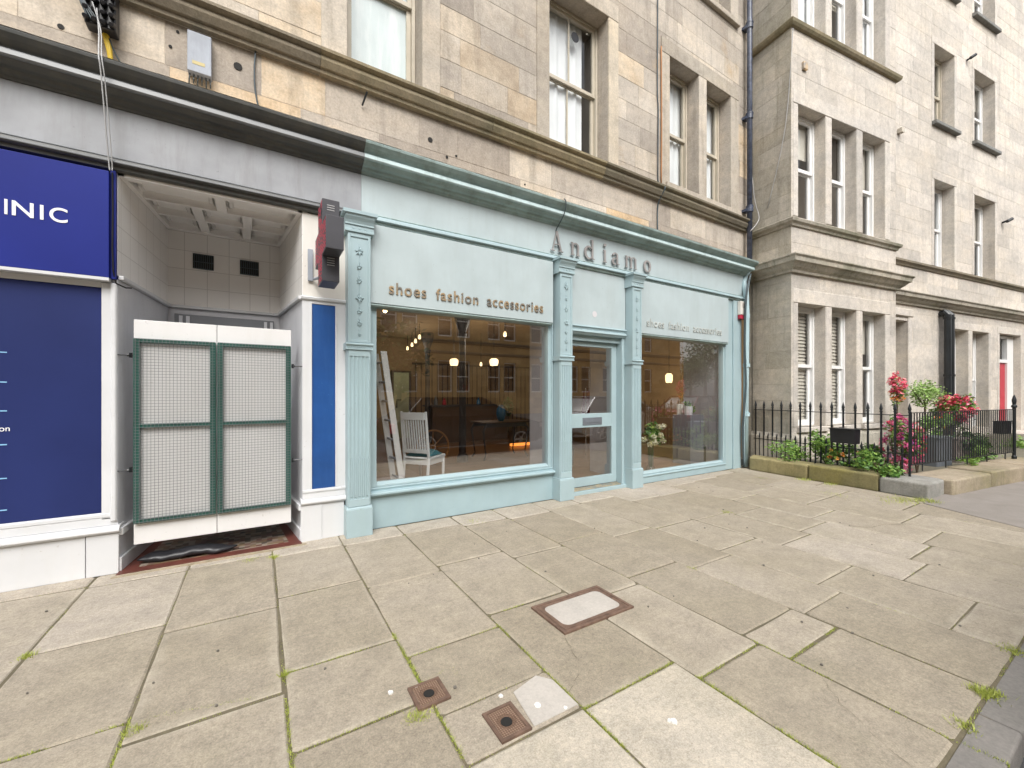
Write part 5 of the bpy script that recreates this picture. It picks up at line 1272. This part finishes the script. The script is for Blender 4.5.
c = P3(955, 414, 8.0); bush('rhododendron', 'bush with red and pink flowers above the brown planter', c, (.32, .32, .42), 1300, .035, 'leaf', [('petal_red', 60, .06, (c[0], c[1], c[2]+.12), (.28, .28, .22)), ('petal_pink', 16, .05, (c[0], c[1], c[2]+.1), (.28, .28, .25))])
c = P3(936, 424, 7.6); bush('hedge_plant', 'green leaves with yellow flowers growing in the grey planter', c, (.40, .25, .2), 900, .03, 'leaf', [('petal_orange', 5, .03, c, (.3, .2, .13))], stem=False, zg=.62)
c = P3(966, 440, 7.6); bush('hedge_plant', 'trailing green plant spilling over the brown planter', c, (.40, .25, .17), 800, .03, 'leaf_dark', stem=False)
c = P3(985, 448, 7.8); bush('hedge_plant', 'low dark green plants near the garden gate post', c, (.6, .35, .24), 1400, .03, 'leaf', stem=False)
c = P3(968, 461, 7.0); bush('hedge_plant', 'pale green clump at the foot of the thin railing', c, (.30, .12, .10), 300, .03, 'leaf', tintr=(.6, 1), stem=False)
c = P3(1018, 452, 9.5); bush('hedge_plant', 'yellow green hedge beyond the gate post', c, (.5, .5, .38), 1200, .035, 'leaf', tintr=(.4, 1))
def planter(c, w, dd, z1, mat, label):
    t = thing('garden_planter', label, 'planter', (c[0], c[1], .19), -TH)
    f = Fr(c[:2], TH); m = MB(f); n = 14
    pl = []
    for k in range(n+1):
        x = -w/2+w*k/n; pl.append((x, -dd/2-(.012 if k % 2 else 0)))
    pl += [(w/2, dd/2), (-w/2, dd/2)]
    m.vprism(pl, .19, z1); build(m, 'tub', mat, t)
    m = MB(f); m.box(-w/2-.01, w/2+.01, -dd/2-.022, dd/2+.01, z1+.001, z1+.03); build(m, 'rim', mat, t)
c = at(929, 7.3, 0); planter(c, .52, .4, .66, 'planter', 'ribbed blue grey metal planter behind the thin railing')
c = at(948, 7.7, 0); planter(c, .50, .4, .60, 'planter_brown', 'ribbed brownish planter to the right of the metal one')

# ------------------------------------------------------------------ shop interior
si = thing('shop_interior', 'dim warm shop room seen through the display windows', 'room', (4.5, 8, 0))
def wbox(*a): return MB().box(*a)
build(wbox(.9, 8.5, 4.62, 12.1, .0, .12), 'floor', 'boards', si)
build(wbox(.9, 8.5, 4.62, 12.1, 3.05, 3.15), 'ceiling', 'wall_interior', si)
build(wbox(.85, .95, 4.62, 12.1, .12, 3.05), 'left_wall', 'wall_interior', si)
build(wbox(8.4, 8.5, 4.62, 12.1, .12, 3.05), 'right_wall', 'wall_interior', si)
build(wbox(.95, 8.4, 12.0, 12.1, .12, 3.05), 'back_wall', 'wall_interior', si)
m = MB(); m.box(3.40, 3.44, 4.62, 5.02, .12, 3.05).box(4.83, 4.87, 4.66, 5.3, .12, 3.05).box(7.50, 7.54, 4.62, 5.4, .12, 3.05).box(.97, 1.0, 4.62, 4.85, .12, 3.05); build(m, 'partition', 'wall_lobby', si)
m = MB()
for k in range(26): m.box(4.0+.17*k, 4.0+.17*k+.02, 11.97, 11.998, .12, 2.3)
m.box(3.9, 8.4, 11.96, 11.996, 2.3, 2.36); build(m, 'wall_panelling', 'wood_interior', si)
for px, k, lb in ((462.5, 8.0, 'dark iron column with moulded head in the middle of the shop'), (427.5, 11.0, 'dark iron column near the back of the shop')):
    c = at(px, k, 0); mm = MB(); mm.lathe((c[0], c[1]), [(.11, .12), (.11, .22), (.07, .28), (.062, 2.5), (.075, 2.53), (.09, 2.6), (.07, 2.63), (.15, 2.85), (.17, 3.05)], 16)
    tag(build(mm, 'iron_column', 'column', org=(c[0], c[1], .12)), lb, 'column')
# ladder leaning behind the window's left edge
t = thing('ladder', 'white aluminium ladder leaning inside the left end of the big window', 'ladder', (1.35, 4.8, .12))
def lad(off, name):
    m = MB(); a = Vector((1.46, 4.72+off[1], .12)); b = Vector((1.205, 4.72+off[1], 1.92)); a.x += off[0]; b.x += off[0]*.8
    w = .034; m.add([(a.x-w, a.y-.012, a.z), (a.x+w, a.y-.012, a.z), (a.x+w, a.y+.012, a.z), (a.x-w, a.y+.012, a.z), (b.x-w, b.y-.012, b.z), (b.x+w, b.y-.012, b.z), (b.x+w, b.y+.012, b.z), (b.x-w, b.y+.012, b.z)], [(0, 1, 2, 3), (4, 5, 6, 7), (0, 1, 5, 4), (1, 2, 6, 5), (2, 3, 7, 6), (3, 0, 4, 7)]); build(m, name, 'white_board', t, bevel=.003)
lad((0, 0), 'stile'); lad((-.01, .34), 'stile')
for k in range(8):
    u = .06+k*.125; x = 1.46-.255*u; z = .12+1.8*u; m = MB(); m.tube([(x, 4.72, z), (x-.01, 5.06, z)], .014, 8); build(m, 'rung', 'lead', t)
# chair
def chair():
    c = P3(424, 470, 5.75); base = (c[0], c[1], .12)
    rz = R(-52); t = thing('slatted_chair', 'pale painted chair with slatted back and teal cushion seen through the window', 'chair', base, rz)
    f = Fr(base[:2], -rz); z = .12; w = .21
    m = MB(f)
    m.cbox(-w, w, -.20, .22, z+.43, z+.465, .01); m.box(-w+.01, w-.01, -.19, -.165, z+.36, z+.429).box(-w+.01, w-.01, .185, .21, z+.36, z+.429).box(-w+.01, -w+.035, -.165, .185, z+.36, z+.429).box(w-.035, w-.01, -.165, .185, z+.36, z+.429)
    build(m, 'seat', 'chair', t, bevel=.004)
    for q in (-w+.02, w-.02):
        m = MB(f); m.tube([(q, -.23, z), (q, -.185, z+.45), (q, -.26, z+1.08)], [.02, .023, .018], 6); build(m, 'leg', 'chair', t)
        m = MB(f); m.tube([(q, .20, z), (q, .20, z+.43)], [.017, .022], 6); build(m, 'leg', 'chair', t)
    m = MB(f); m.prism([(-.275, z+.97), (-.25, z+.97), (-.262, z+1.07), (-.287, z+1.07)], -w+.035, w-.035); m.prism([(-.212, z+.52), (-.188, z+.52), (-.192, z+.57), (-.217, z+.57)], -w+.035, w-.035)
    for k in range(9):
        x = -w+.06+k*(2*w-.12)/8; m.add([(x-.009, -.212, z+.56), (x+.009, -.212, z+.56), (x+.009, -.198, z+.56), (x-.009, -.198, z+.56), (x-.009, -.272, z+.98), (x+.009, -.272, z+.98), (x+.009, -.258, z+.98), (x-.009, -.258, z+.98)], [(0, 1, 2, 3), (4, 5, 6, 7), (0, 1, 5, 4), (1, 2, 6, 5), (2, 3, 7, 6), (3, 0, 4, 7)])
    build(m, 'backrest', 'chair', t)
    m = MB(f); n = 12; vs = []; fs = []
    for i in range(n+1):
        for j in range(n+1):
            u, v = i/n*2-1, j/n*2-1; hgt = .07*(1-u**4)*(1-v**4); vs.append((u*.19, v*.18+.01, z+.475+hgt))
    for i in range(n):
        for j in range(n): fs.append((i*(n+1)+j, (i+1)*(n+1)+j, (i+1)*(n+1)+j+1, i*(n+1)+j+1))
    m.add(vs, fs); tag(build(m, 'cushion', 'teal', org=(base[0], base[1], z+.47), smooth=True), 'teal cushion on the seat of the slatted chair', 'cushion')
chair()
def table():
    c = at(500, 8.6, .12); t = thing('iron_table', 'dark table with curved cabriole legs in the shop', 'table', (c[0], c[1], .12), 0)
    f = Fr(c[:2], 0); z = .12; m = MB(f); m.cbox(-.55, .55, -.30, .30, z+.72, z+.75, .006); build(m, 'tabletop', 'wood_interior', t, bevel=.005)
    m = MB(f); m.box(-.48, .48, -.25, -.23, z+.64, z+.719).box(-.48, .48, .23, .25, z+.64, z+.719); build(m, 'apron', 'column', t)
    for sx in (-1, 1):
        for sy in (-1, 1):
            m = MB(f); m.tube([(sx*.46, sy*.24, z+.70), (sx*.53, sy*.27, z+.58), (sx*.49, sy*.25, z+.3), (sx*.46, sy*.24, z+.1), (sx*.52, sy*.27, z)], [.03, .026, .018, .014, .02], 6); build(m, 'leg', 'column', t)
    c2 = at(501, 8.5, .87); mm = MB(); mm.lathe((c2[0], c2[1]), [(.05, .871), (.08, .92), (.10, 1.02), (.09, 1.12), (.05, 1.18), (.055, 1.2)], 14); tag(build(mm, 'vase', 'blueglass', org=(c2[0], c2[1], .87), smooth=True), 'round blue vase on the dark table', 'vase')
    c3 = at(508, 8.7, .87); m = MB(); leaves(m, (c3[0], c3[1], 1.15), (.12, .12, .22), 200, .04, rp, shell=.1); tag(build(m, 'pot_plant', 'leaf_dark', org=(c3[0], c3[1], .87), recalc=False), 'small leafy plant beside the blue vase', 'plant')
table()
def lampbox(px, py, k, w, h, label):
    c = P3(px, py, k); t = thing('pendant_lamp', label, 'lamp', (c[0], c[1], c[2]-h/2), 0, 'lit pendant lamps in the shop')
    mm = MB(); mm.lathe((c[0], c[1]), [(w*.42, c[2]-h/2), (w*.5, c[2]-h*.2), (w*.5, c[2]+h*.3), (w*.3, c[2]+h/2)], 14); build(mm, 'shade', 'lamp', t)
    m = MB(); m.tube([(c[0], c[1], c[2]+h/2), (c[0], c[1], 3.05)], .006, 5); build(m, 'cord', 'black', t)
    L = bpy.data.lights.new('lamp_light', 'POINT'); L.energy = 7; L.color = (1, .76, .48); L.shadow_soft_size = .12
    o = link(bpy.data.objects.new('bulb', L)); o.parent = t; o.location = (0, 0, -.15)
lampbox(454, 362, 9.3, .19, .15, 'lit cream pendant lamp, left of the two seen in the large window')
lampbox(494, 362, 9.0, .19, .15, 'lit cream pendant lamp, right of the two seen in the large window')
lampbox(669, 378, 9.0, .15, .20, 'lit amber pendant lamp seen through the right display window')
lampbox(600, 356, 7.5, .16, .10, 'small lit lamp seen through the glass door')
def spot(px, py, k, label):
    c = P3(px, py, k); mm = MB(); mm.lathe((c[0], c[1]), [(.02, c[2]), (.035, c[2]+.02), (.033, c[2]+.06), (.02, c[2]+.10)], 10)
    t = thing('ceiling_spotlight', label, 'spotlight', (c[0], c[1], c[2]), 0, 'ceiling spotlights in the shop')
    build(mm, 'lens', 'lamp', t)
    L = bpy.data.lights.new('spot_light', 'POINT'); L.energy = 12 if k < 9 else 2; L.color = (1, .9, .76); L.shadow_soft_size = .1
    o = link(bpy.data.objects.new('bulb', L)); o.parent = t; o.location = (0, 0, -.12)
    m = MB(); m.tube([(c[0], c[1], c[2]+.10), (c[0], c[1], 3.05)], .008, 5); build(m, 'stem', 'black', t)
for i, (px, py, k) in enumerate(((419.5, 339, 9.5), (415.5, 343, 10.1), (412, 346.5, 10.8), (407.5, 350, 11.5))): spot(px, py, k, 'small lit spotlight in the slanting row of four near the ladder')
spot(385, 312.5, 6.3, 'single lit spotlight at the top left corner of the large window'); spot(505, 336.5, 8.5, 'single lit spotlight near the top right of the large window'); spot(481, 366, 11, 'single lit spotlight between the two pendant lamps')
# pale green door at the back
c = at(404, 11.8, 0)
t = thing('back_room_door', 'pale green door at the back of the shop behind the ladder', 'door', (c[0], 11.9, .12))
m = MB(); m.box(c[0]-.23, c[0]+.22, 11.9, 11.95, .13, 2.05); build(m, 'leaf', 'pale_green', t, bevel=.006)
m = MB(); m.tube([(c[0]-.14, 11.89, 1.25), (c[0]-.14, 11.85, 1.25), (c[0]-.02, 11.85, 1.25)], .012, 6).tube([(c[0]-.15, 11.86, 1.22), (c[0]-.15, 11.86, 1.02)], .012, 6); build(m, 'handle', 'black', t)
m = MB(); m.box(c[0]-.29, c[0]-.235, 11.88, 11.96, .12, 2.1).box(c[0]+.225, c[0]+.28, 11.88, 11.96, .12, 2.1).box(c[0]-.235, c[0]+.225, 11.88, 11.96, 2.05, 2.1); build(m, 'door_frame', 'wood_interior', t)
# counter and shelves
t = thing('shop_counter', 'brown wooden counter with panelled front at the back of the shop', 'counter', (5.0, 10.6, .12))
m = MB(); m.box(3.9, 6.2, 10.3, 10.9, .12, 1.08); build(m, 'cabinet', 'wood_interior', t, bevel=.006); m = MB(); m.box(3.85, 6.25, 10.25, 10.95, 1.081, 1.12); build(m, 'worktop', 'column', t, bevel=.006)
m = MB()
for k in range(5): m.box(3.97+.45*k, 4.33+.45*k, 10.285, 10.299, .25, .98)
build(m, 'front_panel', 'wood_interior', t, bevel=.008)
for k, (x, h_) in enumerate(((4.1, .26), (4.35, .18), (4.9, .3), (5.4, .2))):
    mm = MB(); mm.lathe((x, 10.6), [(.05, 1.121), (.06, 1.14), (.05, 1.121+h_*.6), (.02, 1.121+h_*.8), (.022, 1.121+h_)], 10)
    tag(build(mm, 'bottle', ('planter', 'red_plastic', 'cream', 'blueglass')[k], org=(x, 10.6, 1.12)), ('grey', 'red', 'cream', 'blue')[k]+' bottle standing on the brown counter', 'bottle')
m = MB(); m.box(5.3, 6.5, 8.6, 8.7, .14, .20); tag(build(m, 'heater', 'heater', org=(5.9, 8.65, .14)), 'glowing orange strip heater on the shop floor', 'heater')
# added wheel shape standing in for a car wheel reflected in the glass
c = at(433, 7.4, 0); m = MB(); Zc = .12+.36
m.tube([(c[0]+.30*math.cos(q*.2618), c[1], Zc+.30*math.sin(q*.2618)) for q in range(25)], .018, 6)
for q in range(8): m.tube([(c[0], c[1], Zc), (c[0]+.3*math.cos(q*.785), c[1], Zc+.3*math.sin(q*.785))], .009, 5)
m.tube([(c[0]-.1, c[1], .13), (c[0], c[1], .2)], .012, 5)
tag(build(m, 'mirrored_wheel', simple('honey_wheel', (.4, .2, .06), .45), org=(c[0], c[1], .12)), 'honey coloured spoked wheel standing in for a reflected car wheel', 'wheel')
# display plinth, flowers
t = thing('display_plinth', 'tall plain grey display plinth in the right window', 'plinth', (6.96, 4.93, .12))
m = MB(); m.box(6.755, 7.16, 4.72, 5.10, .121, 1.04); build(m, 'body', 'plinth_grey', t, bevel=.004)
mm = MB(); mm.lathe((6.90, 4.86), [(.07, 1.041), (.075, 1.1), (.075, 1.2), (.07, 1.2)], 14); tag(build(mm, 'plant_pot', 'white', org=(6.90, 4.86, 1.04)), 'white pot on top of the grey plinth', 'pot')
m = MB(); leaves(m, (7.05, 4.9, 1.13), (.07, .07, .08), 120, .03, rp, shell=.1); leaves(m, (6.88, 4.86, 1.24), (.07, .07, .05), 60, .03, rp, shell=.1)
tag(build(m, 'pot_plant', 'leaf', org=(6.98, 4.88, 1.04), recalc=False), 'small green plant on the grey plinth', 'plant')
m = MB(); m.box(6.66, 6.74, 5.0, 5.12, 1.0, 1.22) if False else m.box(6.80, 6.96, 5.02, 5.04, 1.042, 1.24); tag(build(m, 'framed_card', 'blind_light', org=(6.88, 5.03, 1.04)), 'cream framed card standing on the grey plinth', 'card')
c = (5.82, 4.84)
t = thing('flower_stand', 'slim glass vase stand holding the bouquet in the right window', 'vase', (c[0], c[1], .12))
mm = MB(); mm.lathe(c, [(.09, .121), (.08, .13), (.05, .2), (.05, .5), (.08, .6)], 16); build(mm, 'vase', 'vaseglass', t, smooth=True)
m = MB()
for k in range(9):
    a = k*.7; m.tube([(c[0]+.02*math.cos(a), c[1]+.02*math.sin(a), .15), (c[0]+.05*math.cos(a), c[1]+.05*math.sin(a), .6)], .005, 5)
build(m, 'stem', 'leaf_dark', t)
t = thing('bouquet', 'bouquet of cream roses and green leaves in the right window', 'flowers', (c[0], c[1], .6))
m = MB(); leaves(m, (c[0]+.05, c[1], .74), (.30, .16, .22), 520, .045, rp, shell=.1, clump=9); build(m, 'foliage', 'leaf', t, recalc=False)
m = MB()
for k in range(13):
    p = (c[0]+rp.uniform(-.25, .18), c[1]+rp.uniform(-.17, -.05), .72+rp.uniform(-.16, .17)); leaves(m, p, (.045, .045, .045), 50, .03, rp, shell=.4)
build(m, 'rose', 'petal_cream', t, recalc=False)
m = MB(); m.box(7.28, 7.36, 4.8, 4.9, .121, .42); tag(build(m, 'small_stool', 'column', org=(7.32, 4.85, .12), bevel=.01), 'small dark block on the floor right of the plinth', 'block')
mm = MB(); cc = (4.55, 5.7); mm.lathe(cc, [(.16, .121), (.19, .2), (.21, .5), (.20, .52)], 16); 
t = thing('wicker_bag', 'dark basket with a loop handle on the floor behind the glass door', 'basket', (cc[0], cc[1], .12)); build(mm, 'body', 'column', t)
m = MB(); m.tube([(cc[0]-.18, cc[1], .5), (cc[0]-.15, cc[1], .72), (cc[0], cc[1], .8), (cc[0]+.15, cc[1], .72), (cc[0]+.18, cc[1], .5)], .014, 6); build(m, 'handle', 'column', t)
# clothes rail seen in right window
t = thing('clothes_rail', 'clothes rail hung with dark red and grey garments in the right window', 'clothes rail', (6.6, 6.3, .12))
m = MB(); m.tube([(5.9, 6.6, .13), (5.9, 6.6, 1.55), (7.1, 6.6, 1.55), (7.1, 6.6, .13)], .014, 6); build(m, 'rail', 'chrome', t)
for k, mt in enumerate(('car_red', 'column', 'wood_interior', 'car_red', 'plinth_grey', 'blind_light', 'car_red')):
    m = MB(); x = 6.0+.15*k; vs = []
    m.add([(x-.012, 6.42, 1.50), (x+.012, 6.42, 1.50), (x+.02, 6.35, .75), (x-.02, 6.35, .75), (x-.012, 6.78, 1.50), (x+.012, 6.78, 1.50), (x+.02, 6.86, .75), (x-.02, 6.86, .75)], [(0, 1, 2, 3), (4, 5, 6, 7), (0, 1, 5, 4), (1, 2, 6, 5), (2, 3, 7, 6), (3, 0, 4, 7)])
    tag(build(m, 'garment', mt, org=(x, 6.6, 1.5), bevel=.01), ('dark red', 'charcoal', 'brown', 'second dark red', 'grey', 'cream', 'last dark red')[k]+' garment hanging on the clothes rail', 'garment', 'garments on the clothes rail')

# ------------------------------------------------------------------ across the street (seen mirrored in the glass)
ot = thing('opposite_tenement', 'ochre sandstone tenement across the street mirrored in the shop windows', 'building', (10, -15, 0), 0)
class Opp:
    def __call__(s, a, d, z): return (a, -15-d, z)
FO = Opp()
HO = []
for k in range(16):
    x = -22+k*3.5
    if x > 30: break
    for z0, z1 in ((1.5, 3.5), (5.0, 7.1), (8.4, 10.4)): HO += [(x, x+.95, z0, z1), (x+1.25, x+2.2, z0, z1)]
mb = ashlar(FO, -24, 33, 0, 12, 0, HO, random.Random(5), ch=(.36, .4), cw=(.8, 1.8), thick=.1)
build(mb, 'wall', 'opp_stone', ot)
m = MB(FO); m.prism([(.0, 4.55), (-.1, 4.6), (-.16, 4.75), (0, 4.8)], -24, 33).prism([(.0, 11.7), (-.2, 11.8), (-.35, 12.0), (0, 12.05)], -24, 33).prism([(.0, 3.9), (-.08, 3.95), (-.10, 4.05), (0, 4.1)], -24, 33); build(m, 'string_course', 'stone_mould', ot)
m = MB(FO); m.quad((-24, .3, 12), (33, .3, 12), (33, 10, 12), (-24, 10, 12)); m.quad((33, .0, 0), (33, 10, 0), (33, 10, 12), (33, .0, 12)); m.quad((-24, .6, 0), (33, .6, 0), (33, .6, 12), (-24, .6, 12)); build(m, 'outer_shell', 'dark', ot, recalc=False)
for (a, b, c, d) in HO:
    m = MB(FO); f = .07; m.box(a, a+f, .1, .18, c, d).box(b-f, b, .1, .18, c, d).box(a+f, b-f, .1, .18, d-f, d).box(a+f, b-f, .1, .18, c, c+f*1.3).box(a+f, b-f, .1, .18, (c+d)/2-.03, (c+d)/2+.03)
    w_ = build(m, 'window', 'white_upvc', ot); m = MB(FO); m.quad((a, .15, c), (b, .15, c), (b, .15, d), (a, .15, d)); build(m, 'pane', 'glass', w_, recalc=False)
def tree(x, y, h, r, label, n=2600):
    t = thing('street_tree', label, 'tree', (x, y, 0), 0, 'trees across the street'); rt_ = random.Random(int(x*10))
    m = MB(); m.tube([(x, y, 0), (x+.1, y, h*.3), (x, y, h*.7)], [h*.03, h*.022, h*.01], 8)
    for _ in range(9):
        a = rt_.uniform(0, 6.28); z = h*rt_.uniform(.3, .6); m.tube([(x, y, z), (x+r*.7*math.cos(a), y+r*.7*math.sin(a), z+h*.25)], [h*.01, .02], 5)
    build(m, 'trunk', 'bark', t)
    m = MB(); leaves(m, (x, y, h*.66), (r, r, h*.36), n, .16, rt_, shell=.1, clump=26); build(m, 'crown', 'leaf_dark', t, recalc=False)
tree(44.5, -22, 6.2, 2.8, 'tall leafy tree mirrored in the top of the right display window'); tree(49, -23, 9, 3.4, 'broad leafy tree beyond the end of the opposite tenement'); tree(53, -24, 11, 3.6, 'leafy tree furthest along the street')
tree(5.9, -11.3, 5.2, 1.6, 'small dark garden tree mirrored beside the ladder', 1800)
# parked cars
def car(loc, rz, label, body):
    t = thing('parked_car', label, 'car', loc, rz, 'cars parked along the kerb')
    f = Fr(loc[:2], -rz); z0 = loc[2]
    side = [(-2.1, .32), (-2.15, .55), (-2.1, .85), (-1.95, .95), (-1.1, .99), (-1.0, 1.0), (.95, .97), (1.5, .88), (1.95, .76), (2.12, .6), (2.12, .35), (1.9, .24), (-1.95, .24)]
    m = MB(f); n = len(side)
    secs = [(-.78, .93), (-.86, 1.0), (.86, 1.0), (.78, .93)]
    vs = []
    for yy, sc_ in secs:
        for x, z in side: vs.append((x*(1 if abs(yy) > .8 else .985), yy, z0+(z if abs(yy) > .8 else z*.985)))
    fs = [(k*n+i, k*n+(i+1) % n, (k+1)*n+(i+1) % n, (k+1)*n+i) for k in range(3) for i in range(n)]+[tuple(range(n)), tuple(range(3*n, 4*n))]
    m.add(vs, fs); build(m, 'body', body, t, bevel=.04)
    m = MB(f); lo = [(-1.75, .96), (1.15, .96)]; hi = [(-1.3, 1.42), (.25, 1.44)]
    m.add([(-1.85, -.76, z0+.95), (1.15, -.76, z0+.95), (1.15, .76, z0+.95), (-1.85, .76, z0+.95), (-1.35, -.60, z0+1.40), (.30, -.60, z0+1.42), (.30, .60, z0+1.42), (-1.35, .60, z0+1.40)], [(0, 1, 2, 3), (0, 1, 5, 4), (1, 2, 6, 5), (2, 3, 7, 6), (3, 0, 4, 7), (4, 5, 6, 7)])
    build(m, 'cabin_glass', simple('dark_car_window', (.02, .022, .025), .06, bumpv=0), t, bevel=.03)
    m = MB(f); m.cbox(-1.36, .32, -.61, .61, z0+1.415, z0+1.455, .01)
    for a, b in (((-1.86, .95), (-1.36, 1.42)), ((1.16, .95), (.31, 1.43)), ((-.35, .95), (-.40, 1.42))):
        for s_ in (-1, 1): m.tube([(a[0], s_*.77, z0+a[1]), (b[0], s_*.61, z0+b[1])], .028, 6)
    build(m, 'roof', body, t, bevel=.012)
    for x in (-1.32, 1.32):
        for s_ in (-1, 1):
            m = MB(f); m.tube([(x, s_*.68, z0+.31), (x, s_*.88, z0+.31)], .31, 24); w_ = build(m, 'wheel', 'tyre', t, bevel=.02)
            m = MB(f); m.tube([(x, s_*.87, z0+.31), (x, s_*.892, z0+.31)], .055, 10)
            for q in range(6):
                a = q*1.047; m.tube([(x, s_*.885, z0+.31), (x+.2*math.cos(a), s_*.885, z0+.31+.2*math.sin(a))], .022, 5)
            m.tube([(x+.205*math.cos(q*.2618), s_*.884, z0+.31+.205*math.sin(q*.2618)) for q in range(25)], .018, 5); build(m, 'rim', 'rim', w_)
    for s_ in (-1, 1):
        m = MB(f); m.box(1.98, 2.13, s_*.72-.12, s_*.72+.12, z0+.60, z0+.72); build(m, 'headlight', 'chrome', t, bevel=.02)
        m = MB(f); m.box(-2.16, -2.06, s_*.76-.08, s_*.76+.08, z0+.62, z0+.85); build(m, 'tail_light', 'red_plastic', t, bevel=.02)
        m = MB(f); m.box(.55, .72, s_*.98-.07, s_*.98+.07, z0+.95, z0+1.08); build(m, 'door_mirror', body, t, bevel=.02)
    return t
car((4.75, -1.15, -.115), 0, 'dark grey hatchback parked at the kerb, mirrored in the large window', 'car')
car((10.6, -1.25, -.115), 0, 'silver hatchback parked further along, mirrored in the right window', 'car_silver')
car((15.8, -1.25, -.115), 0, 'maroon hatchback parked beyond the silver one', 'car_red')
car((21, -1.25, -.115), 0, 'dark hatchback parked furthest along the kerb', 'car')
# ------------------------------------------------------------------ camera, light
cam = bpy.data.cameras.new('camera'); co = link(bpy.data.objects.new('camera', cam)); sc.camera = co
co.location = (0, 0, 1.45); co.rotation_euler = (R(90), 0, -R(31.65))
cam.sensor_fit = 'HORIZONTAL'; cam.sensor_width = 36; cam.lens = 412/1024*36; cam.shift_y = 9/1024; cam.clip_end = 500; cam.clip_start = .05
w = bpy.data.worlds.new('World'); sc.world = w; w.use_nodes = True; nt = w.node_tree; bg = nt.nodes['Background']
sky = nt.nodes.new('ShaderNodeTexSky'); sky.sky_type = 'NISHITA'; sky.sun_disc = False
el, az = R(48), R(200)       # sun from over the street, a little to the left
sky.sun_elevation = el; sky.sun_rotation = az; sky.dust_density = 4; sky.air_density = 1.2
hs = nt.nodes.new('ShaderNodeHueSaturation'); hs.inputs['Saturation'].default_value = .22
nt.links.new(sky.outputs[0], hs.inputs['Color']); nt.links.new(hs.outputs[0], bg.inputs[0]); bg.inputs[1].default_value = .15
L = bpy.data.lights.new('sun', 'SUN'); L.energy = 1.2; L.angle = R(35); L.color = (1, .97, .92)
so = link(bpy.data.objects.new('sun', L)); so.location = (0, -5, 20)
# direction towards the sun (azimuth clockwise from +Y as the sky uses it)
dv = Vector((math.sin(az)*math.cos(el), math.cos(az)*math.cos(el), math.sin(el)))
so.rotation_euler = dv.to_track_quat('Z', 'Y').to_euler()
sc.view_settings.view_transform = 'Standard'; sc.view_settings.look = 'None'; sc.view_settings.exposure = .80; sc.view_settings.gamma = 1
sc.cycles.max_bounces = 8; sc.cycles.transparent_max_bounces = 12; sc.cycles.caustics_reflective = False; sc.cycles.caustics_refractive = False
sc.cycles.use_denoising = True
